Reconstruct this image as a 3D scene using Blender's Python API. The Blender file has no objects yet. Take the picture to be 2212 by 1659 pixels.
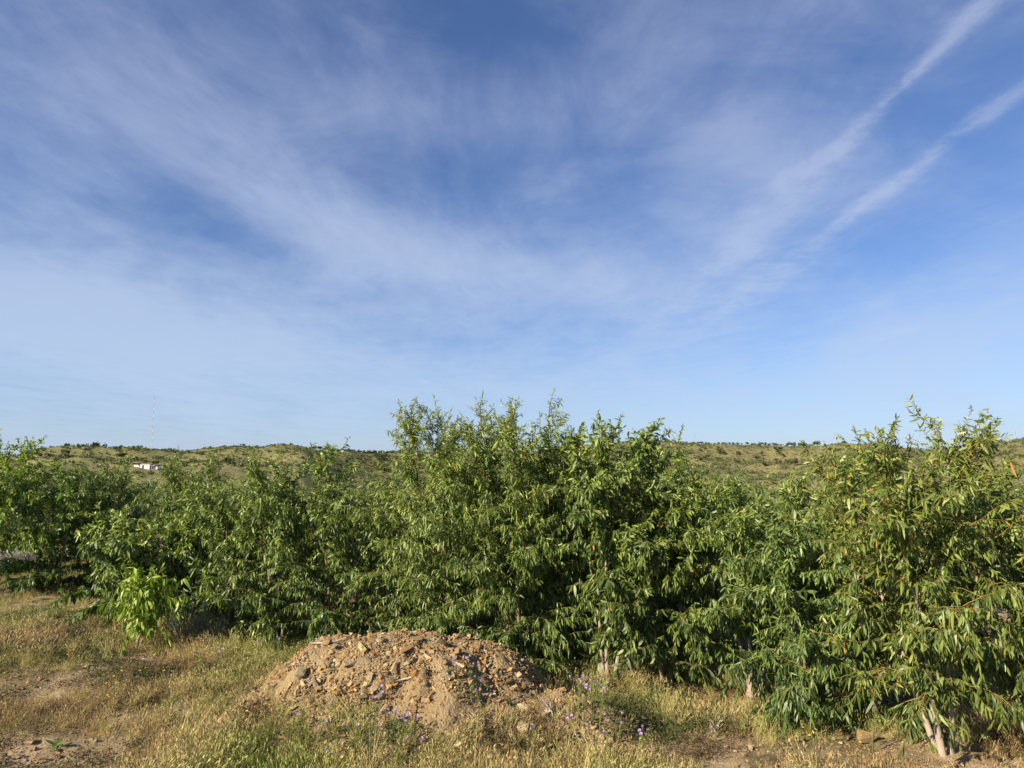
import bpy, math, random
import numpy as np
from mathutils import Vector, Matrix

random.seed(7)
rng = np.random.default_rng(11)
S = bpy.context.scene
C = S.collection
R = math.radians

# ------------------------------------------------------------------ camera
EYE = 2.6
PITCH = R(6.7)
cd = bpy.data.cameras.new('camera')
cam = bpy.data.objects.new('camera', cd)
C.objects.link(cam)
cam.location = (0, 0, EYE)
cam.rotation_euler = (R(90) + PITCH, 0, 0)
cd.sensor_width = 36.0
cd.lens = 36.0 * 710 / 1024
cd.clip_start = 0.1
cd.clip_end = 9000
S.camera = cam

# ------------------------------------------------------------------ exposure
vs = S.view_settings
vs.view_transform = 'Standard'
vs.look = 'None'
vs.exposure = 0.95
vs.gamma = 1.0
vs.use_curve_mapping = False

# the photograph was read off at 2212 x 1659; rays of its pixels
FP = 710 * 2212 / 1024
def ray(X, Y):
    a, b = (X - 1106) / FP, (829.5 - Y) / FP
    v = Vector((a, math.cos(PITCH) - b * math.sin(PITCH), math.sin(PITCH) + b * math.cos(PITCH)))
    return v.normalized()
def azel(X, Y):
    v = ray(X, Y)
    return math.atan2(v.x, v.y), math.asin(v.z)

# ------------------------------------------------------------------ sun
SUN_EL, SUN_AZ = R(28), R(234)      # azimuth clockwise from the view axis (+Y)
sdir = Vector((math.sin(SUN_AZ) * math.cos(SUN_EL), math.cos(SUN_AZ) * math.cos(SUN_EL), math.sin(SUN_EL)))
ld = bpy.data.lights.new('sun', 'SUN')
ld.energy = 5.0
ld.angle = R(0.5)
ld.color = (1.0, 0.87, 0.68)
sun = bpy.data.objects.new('sun', ld)
C.objects.link(sun)
sun.rotation_euler = sdir.to_track_quat('Z', 'Y').to_euler()

# ------------------------------------------------------------------ node helpers
class NT:
    def __init__(s, tree):
        s.t = tree; s.n = tree.nodes; s.l = tree.links
    def put(s, sock, v):
        if v is None: return
        if isinstance(v, bpy.types.NodeSocket): s.l.new(v, sock)
        else: sock.default_value = v
    def math(s, op, a, b=None, c=None, clamp=False):
        n = s.n.new('ShaderNodeMath'); n.operation = op; n.use_clamp = clamp
        for i, v in enumerate((a, b, c)):
            if v is not None: s.put(n.inputs[i], v)
        return n.outputs[0]
    def vmath(s, op, a, b=None, out=0):
        n = s.n.new('ShaderNodeVectorMath'); n.operation = op
        s.put(n.inputs[0], a)
        if b is not None: s.put(n.inputs[1], b)
        return n.outputs[out]
    def noise(s, vec, scale, detail=4, rough=0.5, dist=0.0, color=False):
        n = s.n.new('ShaderNodeTexNoise')
        s.put(n.inputs['Vector'], vec); n.inputs['Scale'].default_value = scale
        n.inputs['Detail'].default_value = detail; n.inputs['Roughness'].default_value = rough
        n.inputs['Distortion'].default_value = dist
        return n.outputs['Color' if color else 'Fac']
    def vor(s, vec, scale, feature='F1', out='Distance'):
        n = s.n.new('ShaderNodeTexVoronoi'); n.feature = feature
        s.put(n.inputs['Vector'], vec); n.inputs['Scale'].default_value = scale
        return n.outputs[out]
    def ramp(s, f, stops):
        n = s.n.new('ShaderNodeValToRGB'); s.put(n.inputs[0], f)
        e = n.color_ramp.elements
        while len(e) < len(stops): e.new(0.5)
        for k, (p, c) in enumerate(stops):
            e[k].position = p
            e[k].color = (c, c, c, 1) if isinstance(c, (int, float)) else (*c, 1)
        return n.outputs[0]
    def mix(s, f, a, b, mode='MIX'):
        n = s.n.new('ShaderNodeMix'); n.data_type = 'RGBA'; n.blend_type = mode
        s.put(n.inputs[0], f)
        s.put(n.inputs[6], (*a, 1) if isinstance(a, tuple) else a)
        s.put(n.inputs[7], (*b, 1) if isinstance(b, tuple) else b)
        return n.outputs[2]
    def sep(s, v):
        n = s.n.new('ShaderNodeSeparateXYZ'); s.put(n.inputs[0], v); return n.outputs
    def comb(s, x, y, z):
        n = s.n.new('ShaderNodeCombineXYZ')
        for i, v in enumerate((x, y, z)): s.put(n.inputs[i], v)
        return n.outputs[0]
    def smooth(s, v, a, b):
        n = s.n.new('ShaderNodeMapRange'); n.interpolation_type = 'SMOOTHSTEP'
        s.put(n.inputs[0], v); n.inputs[1].default_value = a; n.inputs[2].default_value = b
        return n.outputs[0]

# ------------------------------------------------------------------ sky
W = bpy.data.worlds.new('World')
S.world = W
W.use_nodes = True
W.cycles.sampling_method = 'MANUAL'
W.cycles.sample_map_resolution = 512
W.node_tree.nodes.clear()
w = NT(W.node_tree)
sky = w.n.new('ShaderNodeTexSky')
sky.sky_type = 'NISHITA'
sky.sun_disc = False
sky.sun_elevation = SUN_EL
sky.sun_rotation = SUN_AZ
sky.air_density = 1.0
sky.dust_density = 0.6
sky.ozone_density = 2.2
sky.altitude = 200
tc = w.n.new('ShaderNodeTexCoord').outputs['Generated']
d = w.vmath('NORMALIZE', tc)
dx, dy, dz = w.sep(d)
az = w.math('ARCTAN2', dx, dy)
el = w.math('ARCSINE', dz)
zc = w.math('MAXIMUM', dz, 0.03)
px = w.math('DIVIDE', dx, zc)
py = w.math('DIVIDE', dy, zc)
# wind-drawn noise on the cloud plane; the bands run away from the viewer (+Y)
warpn = w.noise(w.comb(px, w.math('MULTIPLY', py, 0.45), 0.0), 1.1, 3, 0.5, color=True)
wx, wy, wz = w.sep(warpn)
pxw = w.math('ADD', px, w.math('MULTIPLY', w.math('SUBTRACT', wx, 0.5), 0.9))
pyw = w.math('ADD', py, w.math('MULTIPLY', w.math('SUBTRACT', wy, 0.5), 1.6))
n_band = w.noise(w.comb(w.math('MULTIPLY', pxw, 0.9), w.math('MULTIPLY', pyw, 0.30), 3.1), 1.6, 5, 0.55)
n_fine = w.noise(w.comb(w.math('MULTIPLY', pxw, 2.2), w.math('MULTIPLY', pyw, 0.8), 9.0), 3.2, 8, 0.66)
n_rip = w.noise(w.comb(w.math('ADD', px, w.math('MULTIPLY', py, 0.25)), w.math('MULTIPLY', py, 0.75), 1.0), 4.2, 4, 0.6)
# banks and blue openings placed by bearing and height above the horizon
aw = w.math('ADD', az, w.math('MULTIPLY', w.math('SUBTRACT', wx, 0.5), 0.16))
ew = w.math('ADD', el, w.math('MULTIPLY', w.math('SUBTRACT', wz, 0.5), 0.10))
ae = w.comb(aw, ew, 0.0)
banks = [  # x0,y0,x1,y1 on the photograph (long axis), half width px, strength
    (-500, 560, 620, 720, 130, .62), (-300, 700, 900, 800, 120, .40),
    (150, 180, 1250, 640, 95, .50), (-200, 40, 700, 230, 120, .34),
    (800, 480, 1350, 640, 90, .34), (380, 360, 960, 560, 60, .16), (1150, 640, 1400, 650, 45, .20),
    (1480, 240, 1760, 430, 130, .34), (1400, 720, 1760, 330, 55, .22),
    (1560, 330, 1300, 700, 90, .16), (1850, 700, 2500, 620, 90, .42), (1600, 760, 2500, 800, 90, .34),
    (500, 840, 1700, 850, 70, .26), (600, 180, 1100, 330, 40, .12), (1050, 330, 1500, 130, 60, .14),
    (330, 440, 640, 600, 40, -.42), (700, 430, 1250, 330, 75, -.34), (900, 40, 1180, 90, 90, -.30),
    (1850, 560, 2200, 480, 65, -.34), (2150, 60, 2212, 330, 70, -.20), (120, 440, 400, 520, 26, -.16),
    (1050, 450, 1330, 560, 45, -.14),
]
acc = None
for x0, y0, x1, y1, hw, amp in banks:
    a0, e0 = azel(x0, y0); a1, e1 = azel(x1, y1)
    L = math.hypot(a1 - a0, e1 - e0)
    mp = w.n.new('ShaderNodeMapping'); mp.vector_type = 'TEXTURE'
    w.put(mp.inputs[0], ae)
    mp.inputs[1].default_value = ((a0 + a1) / 2, (e0 + e1) / 2, 0)
    mp.inputs[2].default_value = (0, 0, math.atan2(e1 - e0, a1 - a0))
    mp.inputs[3].default_value = (L * 0.5, hw / FP * 1.15, 1)
    dd = w.vmath('DOT_PRODUCT', mp.outputs[0], mp.outputs[0], out=1)
    g = w.math('EXPONENT', w.math('MULTIPLY', dd, -1.0))
    acc = w.math('MULTIPLY_ADD', g, amp * .82, acc if acc is not None else 0.22)
tex = w.math('ADD', w.math('MULTIPLY', w.math('SUBTRACT', n_band, 0.5), 0.8), w.math('MULTIPLY', w.math('SUBTRACT', n_fine, 0.5), 0.60))
tex = w.math('ADD', tex, w.math('MULTIPLY', w.math('SUBTRACT', n_rip, 0.5), 0.50))
n_pat = w.noise(w.comb(w.math('ADD', az, w.math('MULTIPLY', el, .5)), w.math('MULTIPLY', el, 1.7), 4.0), 4.5, 7, 0.62, 0.5)
n_fib = w.noise(w.comb(w.math('MULTIPLY', pxw, 5.0), w.math('MULTIPLY', pyw, 1.1), 2.0), 2.2, 6, 0.7)
tex = w.math('ADD', tex, w.math('ADD', w.math('MULTIPLY', w.math('SUBTRACT', n_pat, 0.5), 1.75), w.math('MULTIPLY', w.math('SUBTRACT', n_fib, 0.5), 0.28)))
cover = w.math('ADD', acc, w.math('MULTIPLY', tex, 0.62))
# two old vapour trails, straight lines on the cloud plane
def trail(c, hw, y1, amp, curl, rest):
    wob = w.noise(w.comb(w.math('MULTIPLY', px, 2.0), py, c), 2.6, 6, 0.7)
    fade = w.smooth(py, y1 - .25, y1 + .35)
    off = w.math('ABSOLUTE', w.math('SUBTRACT', w.math('ADD', px, w.math('MULTIPLY', w.math('SUBTRACT', wob, 0.5), w.math('MULTIPLY_ADD', fade, curl * 2.2, curl))), c))
    width = w.math('MULTIPLY', w.math('ADD', w.noise(w.comb(0.0, py, c), 3.2, 4, 0.7), 0.12), w.math('MULTIPLY_ADD', fade, hw * 2.2, hw))
    core = w.math('EXPONENT', w.math('MULTIPLY', w.math('POWER', w.math('DIVIDE', off, width), 2.0), -1.0))
    far = w.math('SUBTRACT', 1.0, w.smooth(py, 3.5, 7.0))
    level = w.math('MULTIPLY', w.math('MULTIPLY_ADD', fade, -(amp - rest), amp), far)
    brk = w.smooth(w.noise(w.comb(w.math('MULTIPLY', px, 1.6), w.math('MULTIPLY', py, 1.6), c + 5), 2.2, 6, 0.7), 0.34, 0.58)
    return w.math('MULTIPLY', w.math('MULTIPLY', core, level), w.math('MULTIPLY_ADD', brk, 0.75, 0.25))
cover = w.math('ADD', cover, trail(1.03, 0.050, 2.2, .62, .13, .28))
cover = w.math('ADD', cover, trail(1.355, 0.064, 2.95, .55, .14, .42))
cover = w.math('ADD', cover, w.math('MULTIPLY', w.math('EXPONENT', w.math('MULTIPLY', w.math('ABSOLUTE', el), -8.0)), 0.50))
soft = w.math('MULTIPLY', w.smooth(cover, -0.15, 1.15), 0.80)
up = w.smooth(el, 0.0, 0.6)
cloudc = w.mix(up, (4.8, 6.0, 7.9), (3.9, 4.5, 6.5))
clear = w.mix(1.0, sky.outputs[0], (0.78, 0.92, 1.22), 'MULTIPLY')
colr = w.mix(soft, clear, cloudc)
bg = w.n.new('ShaderNodeBackground')
w.put(bg.inputs[0], colr)
bg.inputs[1].default_value = 0.058
wo = w.n.new('ShaderNodeOutputWorld')
w.l.new(bg.outputs[0], wo.inputs[0])

# ------------------------------------------------------------------ tagging
def tag(o, label=None, cat=None, group=None, kind=None):
    if label: o['label'] = label
    if cat: o['category'] = cat
    if group: o['group'] = group
    if kind: o['kind'] = kind
    return o
def empty(name, loc, rz=0.0, label=None, cat=None, group=None):
    o = bpy.data.objects.new(name, None)
    o.location = loc; o.rotation_euler = (0, 0, rz); o.empty_display_size = 0.2
    C.objects.link(o)
    return tag(o, label, cat, group)
def link(name, me, parent=None):
    o = bpy.data.objects.new(name, me)
    C.objects.link(o)
    if parent is not None: o.parent = parent
    return o
def copy_tree(o, parent=None):
    c = o.copy(); C.objects.link(c); c.parent = parent
    for ch in list(o.children): copy_tree(ch, c)
    return c

# ------------------------------------------------------------------ mesh from arrays
def build(name, V, quads=None, tris=None, mat=None, smooth=True, attrs=None, uvs=None):
    me = bpy.data.meshes.new(name)
    V = np.asarray(V, np.float32).reshape(-1, 3)
    q = np.zeros((0, 4), np.int32) if quads is None else np.asarray(quads, np.int32).reshape(-1, 4)
    t = np.zeros((0, 3), np.int32) if tris is None else np.asarray(tris, np.int32).reshape(-1, 3)
    me.vertices.add(len(V)); me.vertices.foreach_set('co', V.ravel())
    loops = np.concatenate([q.ravel(), t.ravel()])
    me.loops.add(len(loops)); me.loops.foreach_set('vertex_index', loops)
    starts = np.concatenate([np.arange(len(q)) * 4, len(q) * 4 + np.arange(len(t)) * 3]).astype(np.int32)
    me.polygons.add(len(starts)); me.polygons.foreach_set('loop_start', starts)
    me.polygons.foreach_set('use_smooth', np.full(len(starts), smooth))
    if attrs:
        for k, a in attrs.items():
            at = me.attributes.new(k, 'FLOAT', 'POINT'); at.data.foreach_set('value', np.asarray(a, np.float32))
    me.update(calc_edges=True)
    if mat: me.materials.append(mat)
    return me

class MB:
    """collects tubes, boxes and loose faces into one mesh"""
    def __init__(s): s.v = []; s.q = []; s.t = []; s.n = 0
    def add(s, V, q=(), t=()):
        V = np.asarray(V, float).reshape(-1, 3)
        s.v.append(V)
        if len(q): s.q.append(np.asarray(q, int).reshape(-1, 4) + s.n)
        if len(t): s.t.append(np.asarray(t, int).reshape(-1, 3) + s.n)
        s.n += len(V)
    def tube(s, P, r, k=5, cap=True):
        P = np.asarray(P, float); m = len(P); r = np.broadcast_to(np.asarray(r, float), (m,))
        T = np.gradient(P, axis=0); T /= np.linalg.norm(T, axis=1)[:, None] + 1e-9
        ref = np.array([0.31, 0.17, 0.94]) if abs(T[0, 2]) < .8 else np.array([0.95, 0.2, 0.1])
        A = np.cross(T, ref); A /= np.linalg.norm(A, axis=1)[:, None] + 1e-9
        B = np.cross(T, A)
        an = np.arange(k) / k * 2 * np.pi
        V = P[:, None] + r[:, None, None] * (np.cos(an)[None, :, None] * A[:, None] + np.sin(an)[None, :, None] * B[:, None])
        i = np.arange(m - 1)[:, None] * k; j = np.arange(k)[None]; j2 = (j + 1) % k
        q = np.stack([i + j, i + j2, i + k + j2, i + k + j], -1).reshape(-1, 4)
        t = []
        if cap:
            t = [(0, a, a + 1) for a in range(1, k - 1)] + [((m - 1) * k, (m - 1) * k + a + 1, (m - 1) * k + a) for a in range(1, k - 1)]
        s.add(V.reshape(-1, 3), q, t)
    def box(s, c, h, rz=0.0):
        c = np.array(c); sx, sy, sz = h
        V = np.array([[a * sx, b * sy, e * sz] for e in (-1, 1) for b in (-1, 1) for a in (-1, 1)], float)
        cr, sr = math.cos(rz), math.sin(rz)
        V = V @ np.array([[cr, sr, 0], [-sr, cr, 0], [0, 0, 1]]) + c
        s.add(V, [(0, 2, 3, 1), (4, 5, 7, 6), (0, 1, 5, 4), (2, 6, 7, 3), (0, 4, 6, 2), (1, 3, 7, 5)])
    def mesh(s, name, mat, smooth=True):
        return build(name, np.concatenate(s.v), np.concatenate(s.q) if s.q else None, np.concatenate(s.t) if s.t else None, mat, smooth)

# ------------------------------------------------------------------ numpy value noise
_g = np.random.default_rng(5).random((256, 256))
def vn(x, y):
    xi = np.floor(x).astype(int); yi = np.floor(y).astype(int)
    fx = x - xi; fy = y - yi
    fx = fx * fx * (3 - 2 * fx); fy = fy * fy * (3 - 2 * fy)
    a = _g[xi % 256, yi % 256]; b = _g[(xi + 1) % 256, yi % 256]
    c = _g[xi % 256, (yi + 1) % 256]; e = _g[(xi + 1) % 256, (yi + 1) % 256]
    return (a * (1 - fx) + b * fx) * (1 - fy) + (c * (1 - fx) + e * fx) * fy
def fbm(x, y, o=4, g=0.5):
    s = 0; a = 1; n = 0
    for k in range(o):
        s = s + a * vn(x * 2 ** k + 17.3 * k, y * 2 ** k + 9.1 * k); n += a; a *= g
    return s / n - 0.5
def sst(a, b, x):
    t = np.clip((x - a) / (b - a), 0, 1); return t * t * (3 - 2 * t)

# ------------------------------------------------------------------ terrain height
SKYLINE = [(-700, 990), (-300, 978), (0, 992), (45, 985), (85, 974), (130, 970), (180, 971), (215, 975), (240, 977), (270, 973), (300, 971), (360, 972),
           (410, 974), (440, 970), (480, 966), (520, 965), (560, 969), (600, 964), (640, 966), (700, 975), (760, 981), (800, 984), (850, 982), (900, 981), (960, 980),
           (1040, 985), (1120, 982), (1200, 970), (1270, 966), (1340, 961), (1400, 957), (1450, 957), (1520, 961), (1580, 962), (1640, 963), (1700, 965),
           (1760, 966), (1790, 963), (1830, 958), (1880, 958), (1920, 962), (1960, 968), (2010, 971), (2060, 970), (2110, 963), (2160, 957),
           (2212, 951), (2400, 925), (2800, 930), (3200, 950)]
RIDGE = [(-700, 700), (100, 720), (400, 760), (660, 800), (760, 1150), (1100, 1300), (1350, 1080), (1700, 1000), (1850, 720), (2000, 690), (2212, 600), (3200, 650)]
_sa = np.array([azel(x, y)[0] for x, y in SKYLINE]); _se = np.array([azel(x, y)[1] for x, y in SKYLINE])
_ra = np.array([azel(x, 960)[0] for x, _ in RIDGE]); _rr = np.array([r for _, r in RIDGE], float)
def skyl(a): return np.interp(a, _sa, _se, left=R(1.2), right=R(1.0))
def ridr(a): return np.interp(a, _ra, _rr, left=750, right=700)
def soil_near(x, y):
    z = 0.16 * fbm(x * .22, y * .22, 3) + 0.10 * fbm(x * .9 + 40, y * .9, 3) + 0.075 * fbm(x * 3.6, y * 3.6, 4)
    z = z + 0.09 * fbm(x * 1.7 + 5, y * 1.7, 3) + 0.22 * sst(-3.5, -8.5, x) * sst(22, 9, y)          # the ground rises gently on the left
    return z
def terr(x, y):
    x = np.asarray(x, float); y = np.asarray(y, float)
    r = np.hypot(x, y); a = np.arctan2(x, y)
    near = soil_near(x, y) * sst(60, 25, r)
    low = -9.0 - 14.0 * sst(120, 300, r)
    Rr = ridr(a); zt = EYE + Rr * np.tan(skyl(a))
    t = np.clip((r - 200) / (Rr - 200), 0, 1.0)
    prof = sst(0, 1, t) * 0.55 + 0.45 * t
    spur = (1 - np.abs(fbm(x * .0065 + 3, y * .0065, 3)) * 6.0) * 9 + fbm(x * .02, y * .02, 4) * 12
    spur = spur * np.sin(np.pi * np.clip(t, 0, 1)) ** 1.0
    far = low * (1 - prof) + zt * prof + spur
    back = np.clip((r - Rr) / 1500, 0, 1)
    far = np.where(r > Rr, zt - 70 * back, far)
    k = sst(24, 130, r)
    # an earth bank on the right beyond the shrubs
    bank = 3.0 * np.exp(-((r - 66) / 10) ** 2) * sst(R(12), R(17), a) * sst(R(44), R(38), a)
    return near * (1 - k) + far * k + bank

def hit(X, Y, r0=100, r1=1600):
    v = ray(X, Y)
    rs = np.linspace(r0, r1, 4000)
    hz = v.z / math.hypot(v.x, v.y)
    xs = rs * v.x / math.hypot(v.x, v.y); ys = rs * v.y / math.hypot(v.x, v.y)
    h = terr(xs, ys)
    under = np.nonzero(h >= EYE + rs * hz)[0]
    i = under[0] if len(under) else int(np.argmax((h - EYE) / rs))
    return float(xs[i]), float(ys[i]), float(h[i])

# the rubble heap
MC = (-1.14, 7.95); MA = (2.05, 1.55); MH = 0.80
def heap(x, y):
    x = np.asarray(x, float); y = np.asarray(y, float)
    dx_ = x - MC[0]; dy_ = y - MC[1] + 0.10 * dx_
    ax = np.where(dx_ > 0, 2.0, 1.95)
    ay = np.where(dy_ > 0, 1.15, 1.55)
    q = np.sqrt((dx_ / ax) ** 2 + (dy_ / ay) ** 2) + 0.26 * fbm(x * 1.0 + 2, y * 1.0, 3)
    s_ = np.clip(1 - q, 0, 1)
    h = MH * (1 - (1 - s_) ** 2.1) * 1.02
    # a low tail runs to the right
    d2 = np.hypot((x - 0.50) / 0.85, (y - 7.3) / 0.6)
    h = np.maximum(h, 0.42 * np.clip(1 - d2, 0, 1) ** 0.8)
    h = h - 0.065 * np.clip(.10 - np.abs(fbm(x * 1.3 + 31, y * .7 + 3, 3)), 0, .1) * 10 * np.clip(h * 3, 0, 1) * (h > .05)
    return h + np.where(h > 0.01, 0.22 * fbm(x * 1.9, y * 1.9 + 7, 4) * np.clip(h * 6, 0, 1), 0)
def gz(x, y):
    return float(terr(x, y) + heap(x, y))
def ground_pt(X, Y):
    v = ray(X, Y)
    t = np.linspace(4, 45, 6000)
    x = t * v.x; y = t * v.y; z = EYE + t * v.z
    h = terr(x, y) + heap(x, y)
    i = np.nonzero(h >= z)[0]
    i = i[0] if len(i) else -1
    return float(x[i]), float(y[i]), float(h[i])

# ------------------------------------------------------------------ materials
def material(name):
    m = bpy.data.materials.new(name); m.use_nodes = True
    m.node_tree.nodes.clear()
    n = NT(m.node_tree)
    out = n.n.new('ShaderNodeOutputMaterial')
    return m, n, out
def principled(n, col, rough=0.8, spec=0.3, normal=None):
    p = n.n.new('ShaderNodeBsdfPrincipled')
    n.put(p.inputs['Base Color'], (*col, 1) if isinstance(col, tuple) else col)
    n.put(p.inputs['Roughness'], rough)
    p.inputs['Specular IOR Level'].default_value = spec
    if normal is not None: n.l.new(normal, p.inputs['Normal'])
    return p
def bump(n, h, strength=0.5, dist=0.02):
    b = n.n.new('ShaderNodeBump'); n.put(b.inputs['Height'], h)
    b.inputs['Strength'].default_value = strength; b.inputs['Distance'].default_value = dist
    return b.outputs[0]
def attr(n, name, kind='GEOMETRY', out='Fac'):
    a = n.n.new('ShaderNodeAttribute'); a.attribute_name = name; a.attribute_type = kind
    return a.outputs[out]
def simple(name, col, rough=0.8, spec=0.3, var=0.25, scale=8.0, bumps=0.0):
    m, n, out = material(name)
    pos = n.n.new('ShaderNodeTexCoord').outputs['Object']
    f = n.noise(pos, scale, 5, 0.6)
    c = n.mix(f, tuple(v * (1 - var) for v in col), tuple(min(1, v * (1 + var)) for v in col))
    p = principled(n, c, rough, spec, bump(n, n.noise(pos, scale * 3, 4), bumps) if bumps else None)
    n.l.new(p.outputs[0], out.inputs[0])
    return m

def leaf_material(name, stops, rough=0.47, trans=0.21, spec=0.50, kind='GEOMETRY'):
    m, n, out = material(name)
    t = attr(n, 'tint', kind)
    col = n.ramp(t, stops)
    p = principled(n, col, rough, spec)
    tr = n.n.new('ShaderNodeBsdfTranslucent')
    n.put(tr.inputs[0], n.mix(1.0, col, (1.35, 1.5, 0.55), 'MULTIPLY'))
    mx = n.n.new('ShaderNodeMixShader'); mx.inputs[0].default_value = trans
    n.l.new(p.outputs[0], mx.inputs[1]); n.l.new(tr.outputs[0], mx.inputs[2])
    n.l.new(mx.outputs[0], out.inputs[0])
    return m
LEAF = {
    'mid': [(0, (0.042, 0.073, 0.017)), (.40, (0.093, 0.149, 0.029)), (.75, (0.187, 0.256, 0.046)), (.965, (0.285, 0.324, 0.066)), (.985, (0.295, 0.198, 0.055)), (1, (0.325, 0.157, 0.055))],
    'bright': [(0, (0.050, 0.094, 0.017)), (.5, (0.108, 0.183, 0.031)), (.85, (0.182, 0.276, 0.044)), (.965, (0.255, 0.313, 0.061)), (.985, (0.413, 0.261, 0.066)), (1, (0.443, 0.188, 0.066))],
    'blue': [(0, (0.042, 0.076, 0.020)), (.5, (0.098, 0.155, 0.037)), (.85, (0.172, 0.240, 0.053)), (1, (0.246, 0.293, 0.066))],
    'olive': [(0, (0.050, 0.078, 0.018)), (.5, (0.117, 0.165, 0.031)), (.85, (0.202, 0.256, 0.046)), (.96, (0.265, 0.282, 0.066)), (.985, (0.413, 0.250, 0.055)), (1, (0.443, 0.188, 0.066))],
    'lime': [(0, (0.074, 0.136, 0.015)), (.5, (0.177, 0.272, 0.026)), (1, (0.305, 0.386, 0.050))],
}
M_LEAF = {k: leaf_material('leaf_' + k, v) for k, v in LEAF.items()}
M_TWIG = simple('twig_bark', (.17, .12, .045), .7, .3, .3, 6)
M_TWIG_O = simple('twig_orange', (.30, .19, .05), .6, .3, .3, 6)
M_TWIG_G = simple('twig_green', (.20, .20, .05), .6, .3, .3, 6)
M_BARK = simple('pale_bark', (.33, .27, .21), .85, .2, .35, 9, .4)
M_BARKB = simple('brown_bark', (.22, .17, .11), .85, .2, .4, 9, .4)

# ------------------------------------------------------------------ ground
def ground_material():
    m, n, out = material('earth_and_dry_grass')
    pos = n.n.new('ShaderNodeNewGeometry').outputs['Position']
    X_, Y_, Z_ = n.sep(pos)
    r = n.math('SQRT', n.math('ADD', n.math('MULTIPLY', X_, X_), n.math('MULTIPLY', Y_, Y_)))
    big = n.noise(pos, .55, 5, .6)
    med = n.noise(pos, 3.5, 6, .65)
    fin = n.noise(pos, 28, 5, .7)
    soil = n.ramp(med, [(.3, (.18, .120, .068)), (.5, (.34, .24, .145)), (.68, (.50, .375, .24))])
    soil = n.mix(n.math('MULTIPLY', fin, .75), soil, (.44, .35, .22))
    litter = n.ramp(fin, [(.3, (.08, .062, .032)), (.55, (.19, .15, .075)), (.8, (.33, .27, .14))])
    near = n.mix(n.smooth(big, .42, .58), soil, litter)
    # far hills
    h1 = n.noise(pos, .006, 6, .6, .4)
    h2 = n.noise(pos, .035, 6, .65)
    h3 = n.noise(pos, .30, 6, .8)
    grass = n.mix(n.smooth(h1, .35, .65), (.135, .165, .050), (.220, .205, .080))
    grass = n.mix(n.smooth(n.math('ADD', n.math('MULTIPLY', h2, .5), n.math('MULTIPLY', h3, .5)), .46, .60), grass, (.30, .275, .115))
    scrub = n.mix(n.smooth(h3, .4, .7), (.080, .088, .034), (.190, .165, .075))
    sc = n.smooth(n.math('ADD', n.math('MULTIPLY', h2, .6), n.math('MULTIPLY', h3, .4)), .44, .56)
    # the right-hand hills are browner and denser scrub
    ang = n.math('ARCTAN2', X_, Y_)
    right = n.smooth(ang, R(2), R(14))
    hill = n.mix(n.math('MULTIPLY', sc, .75), grass, scrub)
    hill = n.mix(n.math('MULTIPLY', right, .32), hill, n.mix(n.smooth(h2, .35, .65), (.170, .135, .075), (.310, .240, .130)))
    h4 = n.noise(pos, 1.1, 5, .75)
    mot = n.ramp(n.math('ADD', n.math('MULTIPLY', h3, .5), n.math('MULTIPLY', h4, .5)), [(.40, .42), (.50, .95), (.60, 1.35)])
    hill = n.mix(1.0, hill, mot, 'MULTIPLY')
    # bare orange earth: cuttings on the right, at 50 to 110 m
    ring = n.math('MULTIPLY', n.smooth(r, 48, 56), n.math('SUBTRACT', 1.0, n.smooth(r, 90, 150)))
    bare = n.math('MULTIPLY', ring, n.smooth(n.math('ADD', ang, n.math('MULTIPLY', h2, .25)), R(16), R(24)))
    hill = n.mix(bare, hill, n.mix(h3, (.34, .20, .10), (.52, .36, .20)))
    near = n.mix(n.math('MULTIPLY', n.smooth(n.noise(pos, 1.6, 5, .65), .50, .64), .55), near, (.13, .092, .055))
    col = n.mix(n.smooth(r, 26, 60), near, hill)
    b = bump(n, n.math('ADD', n.math('MULTIPLY', med, .5), fin), .6, .03)
    p = principled(n, col, .95, .1, b)
    n.l.new(p.outputs[0], out.inputs[0])
    return m
M_GROUND = ground_material()
th = np.concatenate([np.linspace(-180, -50, 55)[:-1], np.linspace(-50, 50, 460), np.linspace(50, 180, 55)[1:-1]]) * math.pi / 180
rad = np.concatenate([[0.5, 2.0, 3.5, 4.5], np.geomspace(5.2, 30, 110), np.geomspace(31, 180, 34)[1:], np.linspace(190, 1400, 96), np.geomspace(1450, 6500, 12)])
TH, RA = np.meshgrid(th, rad)
GX = RA * np.sin(TH); GY = RA * np.cos(TH)
GZ = terr(GX, GY)
nt, nr = len(th), len(rad)
V = np.stack([GX, GY, GZ], -1).reshape(-1, 3)
V = np.vstack([V, [[0, 0, float(terr(0., 0.))]]])
i = np.arange(nr - 1)[:, None] * nt; j = np.arange(nt)[None]; j2 = (j + 1) % nt
Q = np.stack([i + j, i + nt + j, i + nt + j2, i + j2], -1).reshape(-1, 4)
T = np.array([(nr * nt, a, (a + 1) % nt) for a in range(nt)])
g = link('ground', build('ground', V, Q, T, M_GROUND))
tag(g, kind='structure')

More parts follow.
